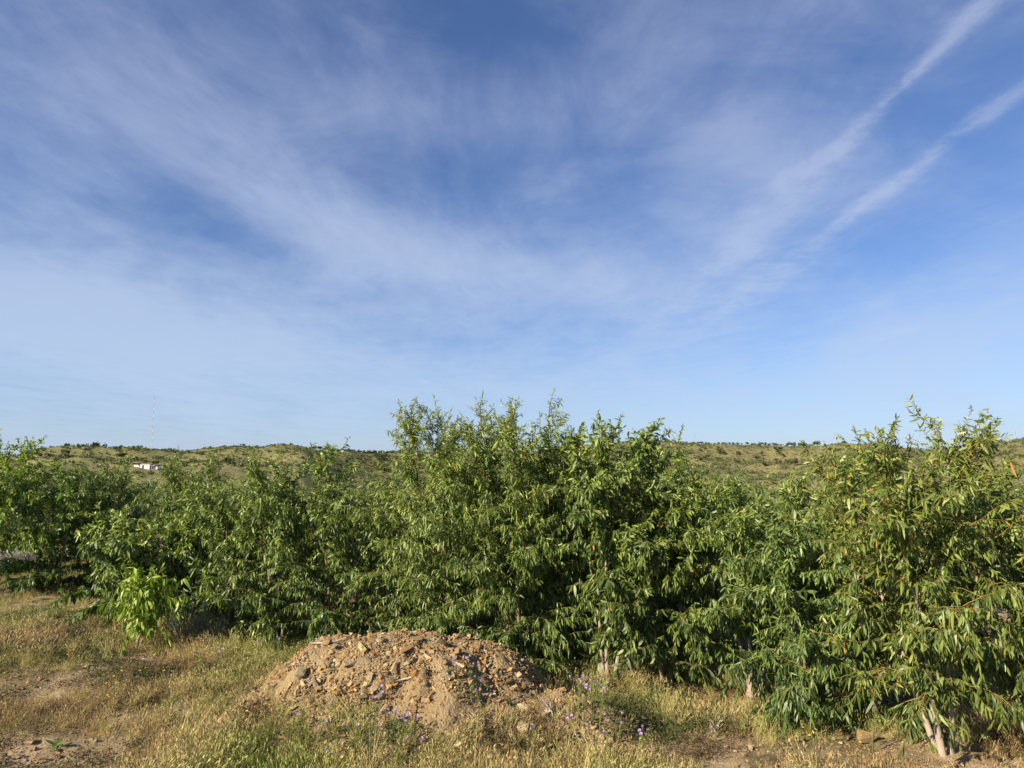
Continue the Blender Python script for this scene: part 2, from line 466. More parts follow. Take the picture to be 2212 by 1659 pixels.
# ------------------------------------------------------------------ leaves
def leaves_geo(P, D, U, L, Wd, sick, droop, lobes=False):
    """blades: base, two cross sections and a tip, curved sideways and down"""
    N = len(P)
    D = D / (np.linalg.norm(D, axis=1)[:, None] + 1e-9)
    Sd = np.cross(D, U); Sd /= np.linalg.norm(Sd, axis=1)[:, None] + 1e-9
    Un = np.cross(Sd, D)
    if lobes:
        ts = np.array([0., .32, .68, 1.]); ws = np.array([0., 1., .78, 0.])
    else:
        ts = np.array([0., .20, .52, .82, 1.]); ws = np.array([0., .78, 1., .66, 0.])
    K = len(ts)
    cen = P[:, None] + D[:, None] * (L[:, None] * ts)[:, :, None] \
        + Sd[:, None] * ((L * sick)[:, None] * ts ** 2)[:, :, None] \
        + Un[:, None] * ((L * droop * .5)[:, None] * ts * (1 - ts))[:, :, None] \
        + np.array([0, 0, -1.])[None, None] * ((L * droop)[:, None] * ts ** 2)[:, :, None]
    half = (Wd[:, None] * ws * .5)[:, :, None] * Sd[:, None]
    nv = 2 * K - 2
    V = np.zeros((N, nv, 3))
    V[:, 0] = cen[:, 0]; V[:, nv - 1] = cen[:, K - 1]
    for k in range(1, K - 1):
        V[:, 2 * k - 1] = cen[:, k] - half[:, k]; V[:, 2 * k] = cen[:, k] + half[:, k]
    b = np.arange(N)[:, None] * nv
    t = np.concatenate([b + [0, 2, 1], b + [nv - 3, nv - 2, nv - 1]])
    q = np.concatenate([b + [2 * k - 1, 2 * k, 2 * k + 2, 2 * k + 1] for k in range(1, K - 2)])
    return V.reshape(-1, 3), q, t

def leaf_proto(name, ratio, mat, tint, sick=.12):
    """one full leaf for the leaves that are parts: folded along its midrib, 12 triangles"""
    ts = [0, .14, .45, .78, 1.]; ws = [.05, .55, 1., .74, .0]
    V = []; q = []; t = []
    for k, (a, b) in enumerate(zip(ts, ws)):
        cx_ = sick * a * a
        V += [(cx_ - ratio * 1.15 * b / 2, a, .035 * b - .14 * a * a), (cx_, a, -.14 * a * a), (cx_ + ratio * 1.15 * b / 2, a, .035 * b - .14 * a * a)]
    for k in range(3):
        o = k * 3
        q += [(o, o + 1, o + 4, o + 3), (o + 1, o + 2, o + 5, o + 4)]
    t = [(9, 10, 13), (10, 11, 13)]
    return build(name, V, q, t, mat, True, {'tint': [tint] * len(V)})

UPV = np.array([0, 0, 1.])
def unit(v): return v / (np.linalg.norm(v) + 1e-9)

def make_tree(sp, parts=True):
    """sp: H,R,z0,stems,leaf length,leaf ratio,palette,density,twig material,seed... in local coordinates"""
    rg = np.random.default_rng(sp['seed'])
    H, Rr, z0 = sp['H'], sp['R'], sp.get('z0', .15)
    dens = sp.get('dens', 1.0)
    LP, LD, LL, LT = [], [], [], []
    stems = []; twigs = MB(); twigs_n = 0
    ns = sp.get('stems', 3)
    lean = np.array(sp.get('lean', (0, 0)))
    axes = []
    for s_ in range(ns):
        ph = s_ / ns * 2 * math.pi + rg.uniform(-.5, .5) + sp.get('phase', 0)
        spread = Rr * (rg.uniform(.30, .62) if ns > 1 else .05)
        hh = H * (.90 if s_ == 0 else rg.uniform(.80, .89))
        m = 9
        P = []
        for k in range(m):
            t = k / (m - 1)
            off = np.array([math.cos(ph), math.sin(ph)]) * spread * (t ** 1.15) + lean * t * H
            wob = rg.normal(0, .022, 2) * (t > .1) * (1 - t * .5)
            P.append((off[0] + wob[0] + .05 * math.cos(ph), off[1] + wob[1] + .05 * math.sin(ph), -.06 + hh * t))
        P = np.array(P)
        r0 = sp.get('r0', .028) * rg.uniform(.8, 1.1) * (1 if ns > 1 else 1.3)
        rr = r0 * (1 - np.linspace(0, 1, m)) ** 1.1 + .003
        mb = MB(); mb.tube(P, rr, 8 if parts else 5)
        stems.append(mb)
        axes.append((P, hh, ph))
    def on(P, t):
        u = t * (len(P) - 1); i_ = min(int(u), len(P) - 2); f_ = u - i_
        return P[i_] * (1 - f_) + P[i_ + 1] * f_
    nb = int(sp.get('nb', 26) * (.80 if parts else 1))
    for P, hh, ph in axes:
        for b in range(nb):
            h = ((b + rg.uniform(0, 1)) / nb) ** .82
            z = z0 + (hh - z0) * h
            base = on(P, np.clip(z / hh - .04 * (1 - h), 0.02, .985))
            out_bias = ph
            az_ = rg.uniform(0, 2 * math.pi) if rg.random() < .55 else out_bias + rg.normal(0, 1.0)
            if parts and rg.random() < .55 and math.sin(az_) > .35: az_ = -az_      # the open, sunny side carries more growth
            # crown outline
            prof = (0.86 + .24 * math.sin(math.pi * min(1, h * 1.05))) * (1 - h ** 6 * .50)
            Lb = Rr * prof * rg.uniform(.45, 1.10) * (.78 if ns > 1 else 1)
            Lb = max(Lb, .16)
            elv = math.radians(30 + 42 * h + rg.normal(0, 13))
            dr = (1.05 - .70 * h + rg.normal(0, .3)) * sp.get('arch', 1.0)
            n = 6; p = base.copy(); pts = [p.copy()]
            for k in range(n):
                e = elv - dr * (k / n) ** 1.2
                dv = np.array([math.cos(az_) * math.cos(e), math.sin(az_) * math.cos(e), math.sin(e)])
                p = p + dv * Lb / n * 1.15
                zm = max(.10, z0 * .8)
                if p[2] < zm: p[2] = zm + rg.uniform(0, .05)
                pts.append(p.copy())
                az_ += rg.normal(0, .10)
            pts = np.array(pts)
            twigs.tube(pts, np.linspace(.0062, .0022, n + 1) * sp.get('tw', 1), 4, False)
            nt_ = max(3, int(Lb / sp.get('tsp', .046)))
            for q_ in range(nt_ + 1):
                f_ = (.12 + .88 * (q_ + rg.random() * .6) / nt_) if q_ < nt_ else 1.0
                f_ = min(f_, 1.0)
                b0 = on(pts, f_); bd = unit(on(pts, min(1, f_ + .12)) - on(pts, max(0, f_ - .12)))
                rv = rg.normal(0, 1, 3); rv[2] = abs(rv[2]) * (.3 + .7 * h)
                td = unit(bd * .55 + unit(rv) * (1.0 if q_ < nt_ else .15) + np.array([0, 0, .30 * h - .12 - .25 * (rg.random() < .3)]))
                tl = rg.uniform(.11, .40) * (1 - .25 * h) * sp.get('tls', 1.0)
                tp = np.array([b0 + td * tl * u + np.array([0, 0, -.30 * tl * (1 - h * .8)]) * u * u for u in (0, .5, 1)])
                twigs.tube(tp, (.0030, .0022, .0012), 3, False)
                nl = max(4, int(tl / sp.get('lsp', .0122)))
                u = (np.arange(nl) + rg.random(nl) * .5) / nl
                pos_ = b0 + td * (tl * u)[:, None] + np.array([0, 0, -.30 * tl * (1 - h * .8)]) * (u ** 2)[:, None]
                rr_ = rg.normal(0, 1, (nl, 3)); rr_ /= np.linalg.norm(rr_, axis=1)[:, None]
                ddn = sp.get('hang', .95) * (1 - .85 * h ** 2.5)
                D = td * .42 + rr_ * .55 + np.array([0, 0, -1.]) * ddn * rg.uniform(.4, 1.3, nl)[:, None] + np.array([0, 0, .35 * h * h])
                sz = sp['leaf'] * .80 * rg.uniform(.45, 1.20, nl) * (1 - .38 * u ** 3) * (1 - .20 * max(0, (h - .82) / .18))
                LP.append(pos_); LD.append(D); LL.append(sz)
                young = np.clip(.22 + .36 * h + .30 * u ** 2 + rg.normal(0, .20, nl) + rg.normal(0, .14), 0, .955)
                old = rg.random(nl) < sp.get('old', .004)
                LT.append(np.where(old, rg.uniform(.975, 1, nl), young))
        # leader: a tip shoot with small leaves
        for sh in range(3 if sp.get('shoots', True) else 1):
            top = on(P, .97 - .05 * sh)
            td = unit(np.array([rg.normal(0, .28), rg.normal(0, .28), 1.0]))
            tl = rg.uniform(.08, .24)
            twigs.tube(np.array([top, top + td * tl * .5, top + td * tl + np.array([rg.normal(0, .02), 0, 0])]), (.004, .0026, .001), 3, False)
            nl = 15; u = np.arange(nl) / nl
            LP.append(top + td * (tl * u)[:, None])
            a_ = u * 40 + rg.uniform(0, 6)
            LD.append(np.stack([np.cos(a_), np.sin(a_), .9 + u * 1.2], 1))
            LL.append(sp['leaf'] * (.85 - .55 * u)); LT.append(np.clip(.6 + .3 * u + rg.normal(0, .1, nl), 0, .95))
    P_ = np.concatenate(LP); D_ = np.concatenate(LD); L_ = np.concatenate(LL); T_ = np.concatenate(LT)
    N = len(P_)
    U_ = rg.normal(0, 1, (N, 3)) + np.array([-.25, -.35, .35])
    Wd = L_ * sp['ratio'] * rg.uniform(.8, 1.25, N)
    sick = rg.normal(0, .26, N); drp = np.abs(rg.normal(0, .38, N))
    T_ = np.where(T_ > .965, T_, np.clip(T_ + sp.get('tint', 0), 0, .95))
    return dict(stems=stems, twigs=twigs, P=P_, D=D_, U=U_, L=L_, W=Wd, sick=sick, drp=drp, T=T_, sp=sp)

PROTO = {}
def proto_leaf(pal, ratio, tint):
    key = (pal, round(ratio, 2), tint)
    if key not in PROTO:
        PROTO[key] = leaf_proto('leaf', ratio, M_LEAF[pal], tint)
    return PROTO[key]

def emit(tr, root, nparts, facing, bark, twigm):
    """stems, twig work, single leaves (those nearest the camera) and the mass of the foliage"""
    sp = tr['sp']
    for mb in tr['stems']: link('stem', mb.mesh('stem', bark), root)
    tag(link('branches', tr['twigs'].mesh('branches', twigm), root), kind='stuff')
    P, D, U, L, Wd = tr['P'], tr['D'], tr['U'], tr['L'], tr['W']
    N = len(P); keep = np.ones(N, bool)
    if nparts:
        # nearest to the camera and largest
        score = P @ facing + L * 3 + np.random.default_rng(3).random(N) * .5
        # spread over the whole crown: best ones per cell of the side that faces the viewer
        side = np.cross(facing, UPV)
        cu = np.floor((P @ side) / (sp['R'] * .17)).astype(int); cv = np.floor(P[:, 2] / (sp['H'] / 15)).astype(int)
        order = np.argsort(-score); cells = {}; chosen = []
        per = max(1, nparts // 150)
        for k in order:
            c_ = (cu[k], cv[k])
            if cells.get(c_, 0) < per + 1:
                cells[c_] = cells.get(c_, 0) + 1; chosen.append(k)
                if len(chosen) >= nparts: break
        for k in chosen:
            keep[k] = False
            y = unit(D[k] + np.array([0, 0, -.25 * tr['drp'][k]]))
            x = unit(np.cross(y, U[k])); z = np.cross(x, y)
            tq = min([.15, .35, .5, .65, .8, .93, .99], key=lambda q: abs(q - tr['T'][k]))
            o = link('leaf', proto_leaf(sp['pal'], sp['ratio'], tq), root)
            M = Matrix(((x[0], y[0], z[0], P[k][0]), (x[1], y[1], z[1], P[k][1]), (x[2], y[2], z[2], P[k][2]), (0, 0, 0, 1)))
            o.matrix_local = M @ Matrix.Scale(float(L[k]), 4)
    k = keep
    if k.any():
        V, q, t = leaves_geo(P[k], D[k], U[k], L[k], Wd[k], tr['sick'][k], tr['drp'][k])
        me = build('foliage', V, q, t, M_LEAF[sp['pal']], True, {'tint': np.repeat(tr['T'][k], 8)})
        tag(link('foliage', me, root), kind='stuff')
    return root

# display x, distance along the view, display y of the top, R, and the rest
def tree_at(X, Yd, top, label, cat='tree', name='acacia_tree', group='young acacia trees of the thicket', nparts=200, bark=M_BARKB, twig=M_TWIG, base=None, **kw):
    v = ray(X, top); x = v.x / v.y * Yd; zt = EYE + v.z / v.y * Yd
    if base: v2 = ray(*base); x = v2.x / v2.y * Yd
    z = gz(x, Yd)
    root = empty(name, (x, Yd, z), 0, label, cat, group)
    kw['H'] = (zt - z) * 1.035
    tr = make_tree(kw)
    f = unit(np.array([-x, -Yd, .6]))
    emit(tr, root, nparts, f, bark, twig)
    return root, len(tr['P'])

total = 0
FRONT = [
    # ---- left wing
    dict(X=-30, Yd=13.5, top=962, label='bright green acacia cut by the left edge of the frame', R=1.25, leaf=.105, ratio=.34, pal='lime', seed=1, stems=3, nb=24, z0=.35),
    dict(X=130, Yd=13.9, top=1030, label='broad leaved shrub just right of the bright bush at the left edge', R=1.0, leaf=.12, ratio=.32, pal='bright', seed=2, stems=3, nb=18, z0=.1),
    dict(X=235, Yd=14.6, top=1016, label='dark rounded shrub in the shade left of the big left clump', R=1.15, z0=.05, leaf=.11, ratio=.24, pal='mid', seed=3, stems=4, nb=24, tint=-.1),
    dict(X=408, Yd=13.6, top=990, label='acacia with pale tip shoots just right of the white house on the hill', R=.90, leaf=.11, ratio=.22, pal='mid', seed=4, stems=4, nb=24),
    dict(X=325, Yd=12.0, top=1140, label='low wide shrub with large round leaves right behind the sapling', R=1.12, leaf=.15, ratio=.33, pal='mid', seed=5, stems=4, nb=20, z0=.08, nparts=280),
    dict(X=515, Yd=11.3, top=1040, label='leafy shrub between the low wide shrub and the tree with the curled top shoot', R=.95, leaf=.125, ratio=.26, pal='mid', seed=6, stems=3, nb=24, z0=.1),
    dict(X=615, Yd=10.8, top=962, label='acacia with a curled dark top shoot against the left hill', R=.92, leaf=.13, ratio=.24, pal='mid', seed=7, stems=3, nb=27, z0=.1, nparts=280),
    dict(X=745, Yd=10.6, top=1035, label='shrub with orange flecked tips left of the tall central clump', R=.95, leaf=.115, ratio=.24, pal='mid', seed=8, stems=3, nb=24, z0=.1, tint=-.06),
    # ---- tall central clump
    dict(X=975, Yd=9.6, top=862, label='tallest narrow leaved acacia of the central clump, left half', R=1.0, leaf=.118, ratio=.18, pal='mid', seed=9, stems=4, nb=40, z0=.1, nparts=280, arch=.9, lsp=.0125, tint=.08),
    dict(X=1125, Yd=9.3, top=884, label='narrow leaved acacia behind the crest of the stone heap', R=1.0, leaf=.118, ratio=.19, pal='mid', seed=10, stems=4, nb=40, z0=.1, nparts=280, arch=.9, lsp=.0125, tint=.05),
    dict(X=1225, Yd=9.9, top=925, label='dark shrub filling the gap right of the central clump', R=.9, leaf=.11, ratio=.18, pal='mid', seed=11, stems=3, nb=30, tint=-.02, z0=.1),
    dict(X=1325, Yd=8.9, top=905, base=(1315, 1500), label='broad leaved acacia with a pale forked trunk in the middle of the row', R=.66, leaf=.130, ratio=.30, pal='mid', seed=12, stems=3, nb=34, z0=.98, nparts=300, bark=M_BARK, r0=.024, tint=-.02, old=.012),
    dict(X=1400, Yd=9.6, top=940, label='slender acacia right behind the tree with the pale forked trunk', R=.62, leaf=.12, ratio=.24, pal='mid', seed=13, stems=3, nb=28, z0=.2),
    # ---- right wing
    dict(X=1475, Yd=8.7, top=1035, base=(1440, 1500), label='sparse acacia on a single thin brown trunk with drooping grey green leaves', R=.80, leaf=.13, ratio=.27, pal='olive', seed=14, stems=2, nb=42, z0=.4, nparts=280, r0=.030, tint=-.06, old=.004, bark=M_BARKB),
    dict(X=1610, Yd=8.4, top=1034, label='acacia with yellow green sprays standing over two thin white trunks', R=.85, leaf=.12, ratio=.22, pal='mid', seed=15, stems=3, nb=30, z0=.55, nparts=250, bark=M_BARK, twig=M_TWIG_G),
    dict(X=1745, Yd=7.7, top=1072, label='weeping shrub with long grey green leaves touching the ground', R=.78, leaf=.13, ratio=.20, pal='blue', seed=16, stems=3, nb=32, z0=.1, nparts=300, arch=1.35, hang=1.15, twig=M_TWIG_G),
    dict(X=1870, Yd=7.7, top=1050, label='dense shrub wedged between the weeping shrub and the near orange twigged tree', R=.75, leaf=.12, ratio=.22, pal='mid', seed=17, stems=3, nb=28, z0=.2),
    dict(X=2010, Yd=6.9, top=918, base=(2040, 1640), lean=(-.085, 0), label='near tall acacia with orange twigs and a stout pale trunk', R=.98, leaf=.125, ratio=.22, pal='olive', seed=18, stems=3, nb=44, z0=.62, nparts=300, bark=M_BARK, twig=M_TWIG_O, r0=.033, tw=1.1, tint=.05, old=.006, tsp=.046, lsp=.0155),
    dict(X=2235, Yd=6.7, top=1040, label='acacia with orange twigs cut by the right edge of the frame', R=.85, leaf=.13, ratio=.23, pal='olive', seed=19, stems=3, nb=36, z0=.5, nparts=280, bark=M_BARK, twig=M_TWIG_O, r0=.030, tw=1.1, tint=.03, old=.006),
]
for f_ in FRONT:
    f_.setdefault('nparts', 150)
    root, n_ = tree_at(**f_)
    total += n_
print('front leaves', total)

# ------------------------------------------------------------------ the rows behind
BACK = []
for k, (pal, ra_, rt, tn) in enumerate([('mid', .8, .20, 0), ('mid', .95, .18, .08), ('bright', .85, .26, -.2), ('mid', 1.0, .22, -.08), ('mid', .9, .26, .12)]):
    sp = dict(H=2.45, R=ra_ + .1, leaf=.13, ratio=rt + .03, pal=pal, seed=50 + k, stems=3, nb=17, tsp=.085, lsp=.024, z0=.3, tint=tn)
    tr = make_tree(sp, False)
    mb = MB(); 
    for s_ in tr['stems']: mb.add(np.concatenate(s_.v), np.concatenate(s_.q), np.concatenate(s_.t))
    trunk = mb.mesh('trunk', M_BARKB)
    tw = tr['twigs'].mesh('branches', M_TWIG)
    V, q, t = leaves_geo(tr['P'], tr['D'], tr['U'], tr['L'], tr['W'], tr['sick'], tr['drp'])
    crown = build('crown', V, q, t, M_LEAF[pal], True, {'tint': np.repeat(tr['T'], 8)})
    BACK.append((trunk, tw, crown))
    total += len(tr['P'])
print('all leaves', total)
rb = random.Random(4)
rows = []
for Yd, x0, x1, st in ((11.3, 880, 1960, 105), (13.0, 640, 2150, 110), (15.5, 420, 2300, 120), (18.5, -60, 2400, 125), (22.5, -60, 2350, 125), (27, -40, 2300, 140)):
    X = x0
    while X < x1:
        rows.append((X + rb.uniform(-25, 25), Yd + rb.uniform(-.8, .8)))
        X += st * rb.uniform(.8, 1.2) * (1.0 if Yd < 18 else .8)
for X, Yd in rows:
    v = ray(X, 1000); x = v.x / v.y * Yd
    z = gz(x, Yd)
    tr_, tw, cr = BACK[rb.randrange(5)]
    near_f = min(FRONT, key=lambda q: abs(q['X'] - X))
    short = {-30: 'the bright bush at the left edge', 130: 'the broad leaved shrub on the far left', 235: 'the shaded rounded shrub on the left', 408: 'the pale tipped acacia by the house', 325: 'the low wide shrub on the left', 515: 'the leafy shrub left of the curled shoot',
             615: 'the acacia with the curled top shoot', 745: 'the shrub with orange flecked tips', 975: 'the tallest narrow leaved acacia', 1125: 'the heap and the narrow leaved acacia', 1225: 'the dark shrub by the central clump', 1325: 'the tree with the pale forked trunk',
             1400: 'the slender acacia of the middle', 1475: 'the sparse thin brown trunk', 1610: 'the two thin white trunks', 1745: 'the weeping grey green shrub', 1870: 'the shrub wedged beside the near tree', 2010: 'the near orange twigged tree', 2235: 'the tree cut by the right edge'}[near_f['X']]
    depth = 'second rank' if Yd < 14.5 else ('third rank' if Yd < 17 else ('fourth rank' if Yd < 20.5 else ('fifth rank' if Yd < 25 else 'last rank')))
    ro = empty('acacia_tree', (x, Yd, z), rb.uniform(0, 6.28), f'young acacia of the {depth} behind {short}', 'tree', 'young acacia trees of the thicket')
    ytop = np.interp(X, [-60, 130, 300, 480, 650, 760, 860, 1000, 1350, 1480, 1600, 1720, 1850, 2200], [1005, 1045, 1040, 1030, 1045, 1050, 1040, 985, 990, 1050, 1055, 1078, 1050, 1025]) + rb.uniform(-16, 22)
    vt = ray(X, float(ytop)); hs = min(1.15, max(.5, (EYE + vt.z / vt.y * Yd - z) / 2.62))
    ro.scale = (rb.uniform(.95, 1.25), rb.uniform(.95, 1.2), hs)
    link('trunk', tr_, ro); tag(link('branches', tw, ro), kind='stuff'); tag(link('crown', cr, ro), kind='stuff')

# ------------------------------------------------------------------ the sapling in front on the left
sx, sy, sz = ground_pt(290, 1400)
top_ = EYE + ray(290, 1262).z / ray(290, 1262).y * sy
sap = empty('acacia_sapling', (sx, sy, sz), 0, 'small bright green sapling on the open grass in front of the shrubs', 'tree')
spr = dict(H=(top_ - sz) * .95, R=.52, leaf=.175, ratio=.27, pal='lime', seed=78, stems=1, nb=44, z0=.30, tsp=.10, lsp=.030, tls=.9, r0=.018, hang=1.4, arch=.55, shoots=False, tint=.22)
trs = make_tree(spr)
emit(trs, sap, 290, unit(np.array([-sx, -sy, .8])), M_BARK, M_TWIG_G)
print('sapling leaves', len(trs['P']))
# ------------------------------------------------------------------ geometry-node scattering (for what nobody could count)
def scatter(name, pts, rot, scl, idx, tint, protos, kind='stuff', parent=None):
    me = bpy.data.meshes.new(name)
    pts = np.asarray(pts, np.float32); n = len(pts)
    me.vertices.add(n); me.vertices.foreach_set('co', pts.ravel())
    a = me.attributes.new('rot', 'FLOAT_VECTOR', 'POINT'); a.data.foreach_set('vector', np.asarray(rot, np.float32).ravel())
    a = me.attributes.new('scl', 'FLOAT', 'POINT'); a.data.foreach_set('value', np.asarray(scl, np.float32))
    a = me.attributes.new('idx', 'INT', 'POINT'); a.data.foreach_set('value', np.asarray(idx, np.int32))
    a = me.attributes.new('tint', 'FLOAT', 'POINT'); a.data.foreach_set('value', np.asarray(tint, np.float32))
    o = bpy.data.objects.new(name, me); C.objects.link(o)
    if parent is not None: o.parent = parent
    col = bpy.data.collections.new(name + '_source')
    for k, pm in enumerate(protos):
        po = bpy.data.objects.new(f'{name}_source_{k:02d}', pm); col.objects.link(po)
    ng = bpy.data.node_groups.new(name, 'GeometryNodeTree')
    ng.interface.new_socket('Geometry', in_out='INPUT', socket_type='NodeSocketGeometry')
    ng.interface.new_socket('Geometry', in_out='OUTPUT', socket_type='NodeSocketGeometry')
    gi = ng.nodes.new('NodeGroupInput'); go = ng.nodes.new('NodeGroupOutput')
    ip = ng.nodes.new('GeometryNodeInstanceOnPoints')
    ci = ng.nodes.new('GeometryNodeCollectionInfo'); ci.inputs[0].default_value = col
    ci.inputs['Separate Children'].default_value = True; ci.inputs['Reset Children'].default_value = True
    def na(nm, ty):
        x = ng.nodes.new('GeometryNodeInputNamedAttribute'); x.data_type = ty; x.inputs[0].default_value = nm
        return [s for s in x.outputs if s.enabled and s.name == 'Attribute'][0]
    ng.links.new(gi.outputs[0], ip.inputs['Points'])
    ng.links.new(ci.outputs[0], ip.inputs['Instance'])
    ip.inputs['Pick Instance'].default_value = True
    ng.links.new(na('idx', 'INT'), ip.inputs['Instance Index'])
    er = ng.nodes.new('FunctionNodeEulerToRotation')
    ng.links.new(na('rot', 'FLOAT_VECTOR'), er.inputs[0])
    ng.links.new(er.outputs[0], ip.inputs['Rotation'])
    ng.links.new(na('scl', 'FLOAT'), ip.inputs['Scale'])
    ng.links.new(ip.outputs[0], go.inputs[0])
    md = o.modifiers.new('scatter', 'NODES'); md.node_group = ng
    tag(o, kind=kind)
    return o

def grass_material(name, stops, trans=.25):
    m, n, out = material(name)
    t = attr(n, 'tint', 'INSTANCER')
    own = attr(n, 'tint', 'GEOMETRY')
    col = n.ramp(n.math('ADD', t, n.math('MULTIPLY', n.math('SUBTRACT', own, .5), .5)), stops)
    p = principled(n, col, .65, .25)
    tr = n.n.new('ShaderNodeBsdfTranslucent'); n.put(tr.inputs[0], col)
    mx = n.n.new('ShaderNodeMixShader'); mx.inputs[0].default_value = trans
    n.l.new(p.outputs[0], mx.inputs[1]); n.l.new(tr.outputs[0], mx.inputs[2]); n.l.new(mx.outputs[0], out.inputs[0])
    return m
# tint 0 = reddish straw, .5 = gold, 1 = fresh green
M_GRASS = grass_material('grass_blades', [(0, (.30, .185, .085)), (.22, (.42, .31, .145)), (.45, (.50, .42, .18)), (.62, (.40, .39, .12)), (.82, (.23, .27, .06)), (1, (.12, .175, .04))])

def tuft(name, seed, nbl, h, spread, wid, lean, seeds=0):
    rg = np.random.default_rng(seed); Vs = []; qs = []; ts = []; tn = []; n = 0
    for b in range(nbl):
        a = rg.uniform(0, 6.28); r0 = abs(rg.normal(0, spread)); p = np.array([math.cos(a) * r0, math.sin(a) * r0, -.015])
        a2 = a + rg.normal(0, .8); L = h * rg.uniform(.45, 1.15); ln = abs(rg.normal(lean, lean * .6))
        sd = np.array([-math.sin(a2 + 1.0), math.cos(a2 + 1.0), 0]) * wid * rg.uniform(.7, 1.3)
        f = np.array([math.cos(a2), math.sin(a2), 0])
        def pt(t): return p + f * (L * ln * t * t) + UPV * (L * (t - .22 * ln * t * t))
        c0, c1, c2, c3 = pt(0), pt(.4), pt(.75), pt(1)
        Vs += [c0 - sd * .5, c0 + sd * .5, c1 - sd * .5, c1 + sd * .5, c2 - sd * .35, c2 + sd * .35, c3]
        qs += [(n, n + 1, n + 3, n + 2), (n + 2, n + 3, n + 5, n + 4)]; ts += [(n + 4, n + 5, n + 6)]
        tv = rg.uniform(.2, .8); tn += [tv] * 7; n += 7
        if seeds and rg.random() < seeds:
            sw = np.array([sd[1], -sd[0], 0]) / (np.linalg.norm(sd) + 1e-9) * .0045
            for k in range(3):
                c = pt(1 - .07 * k); w_ = (.0045 + .003 * rg.random())
                e = unit(rg.normal(0, 1, 3)) * w_
                Vs += [c + np.array([0, 0, .022]), c + e, c - e, c + np.array([0, 0, -.012])]
                ts += [(n, n + 1, n + 2), (n + 1, n + 3, n + 2)]; tn += [.15] * 4; n += 4
    return build(name, Vs, qs, ts, M_GRASS, True, {'tint': tn})
T_PROT = [tuft('tuft', 100 + k, 22, .26, .035, .0050, .35, .6) for k in range(4)] \
       + [tuft('tuft', 110 + k, 26, .17, .045, .0060, .55, 0) for k in range(4)] \
       + [tuft('tuft', 120 + k, 22, .09, .07, .0065, 1.1, 0) for k in range(3)] \
       + [tuft('tuft', 130 + k, 16, .42, .03, .0042, .30, .8) for k in range(3)]

def mask_bare(x, y):
    """0 = grown over, 1 = bare earth"""
    m = np.zeros_like(x)
    for X, Y, rx, ry, s_ in ((30, 1640, 1.15, .55, 1.), (60, 1500, 1.0, .6, .85), (470, 1590, .45, .22, .9), (290, 1560, .5, .2, .7), (1650, 1640, .95, .30, .9), (1550, 1600, .7, .25, .7),
                          (1850, 1610, .8, .3, 1.), (2120, 1655, .9, .22, .9), (300, 1440, .35, .3, .6), (60, 1330, .9, 1.3, .38), (1300, 1560, .5, .3, .5), (1000, 1620, .5, .25, .4)):
        cx_, cy_, _ = PTS[(X, Y)]
        m = np.maximum(m, s_ * np.exp(-(((x - cx_) / rx) ** 2 + ((y - cy_) / ry) ** 2)))
    return m
PTS = {}
for X, Y in ((30, 1640), (60, 1500), (470, 1590), (290, 1560), (1650, 1640), (1550, 1600), (1850, 1610), (2120, 1655), (300, 1440), (60, 1330), (1300, 1560), (1000, 1620)):
    v = ray(X, Y); t_ = EYE / -v.z; PTS[(X, Y)] = (v.x * t_, v.y * t_, 0)

rgg = np.random.default_rng(21)
def sample(n, x0, x1, y0, y1):
    return rgg.uniform(x0, x1, n), rgg.uniform(y0, y1, n)
# grass: near field and the open slope on the left
gx1, gy1 = sample(36000, -7.5, 6.5, 5.4, 10.5)
gx2, gy2 = sample(26000, -16, 3, 10, 21)
gx = np.concatenate([gx1, gx2]); gy = np.concatenate([gy1, gy2])
hp = heap(gx, gy)
bare = mask_bare(gx, gy)
pn = fbm(gx * .8, gy * .8, 4)
prob = np.clip(.72 - 1.15 * bare + pn * 2.2, .03, 1)
front_low = np.clip((.42 - hp) / .25, 0, 1) * (gy < 7.9)
on_heap = hp > .03
right_tuft = np.exp(-(((gx - .10) / .34) ** 2 + ((gy - 6.75) / .28) ** 2))
prob = np.where(on_heap, np.clip(front_low * .75 * (.5 + pn * 2) + right_tuft * .8, 0, 1) * (hp < .66), prob)
keep = rgg.random(len(gx)) < prob
gx, gy, bare, hp = gx[keep], gy[keep], bare[keep], hp[keep]
gzv = terr(gx, gy) + heap(gx, gy)
n = len(gx)
zone = fbm(gx * .9 + 8, gy * .9, 4) * 1.3 + .03
gt = .43 + zone + rgg.normal(0, .12, n)
gt = gt + .17 * np.exp(-(((gx + 1.9) / 1.3) ** 2 + ((gy - 6.7) / .8) ** 2))          # greener strip before the heap
gt = gt - .12 * np.exp(-(((gx + 3.7) / 1.0) ** 2 + ((gy - 7.7) / .7) ** 2))
gt = gt + .30 * np.exp(-(((gx - 1.6) / 1.2) ** 2 + ((gy - 7.4) / .7) ** 2))
gt = gt + .40 * sst(8.3, 9.6, gy) * (gx > -2.5) + .10 * (gy > 11)
gt = np.clip(gt, 0.02, 1)
kind_r = rgg.random(n) + fbm(gx * 1.3, gy * 1.3 + 30, 3) * .8
idx = np.where(kind_r < .30, rgg.integers(8, 11, n), np.where(kind_r < .62, rgg.integers(4, 8, n), np.where(kind_r < .95, rgg.integers(0, 4, n), rgg.integers(11, 14, n))))
idx = np.where((bare > .35) & (idx < 4), 8, idx)
idx = np.where((gx < -3.2) & (gy < 9.6) & (idx >= 11), 5, idx)
sc_ = rgg.uniform(.45, 1.05, n) * np.clip(1 - bare * .7, .3, 1) * np.clip(.85 + fbm(gx * 1.1 + 50, gy * 1.1, 3) * 1.2, .5, 1.3)
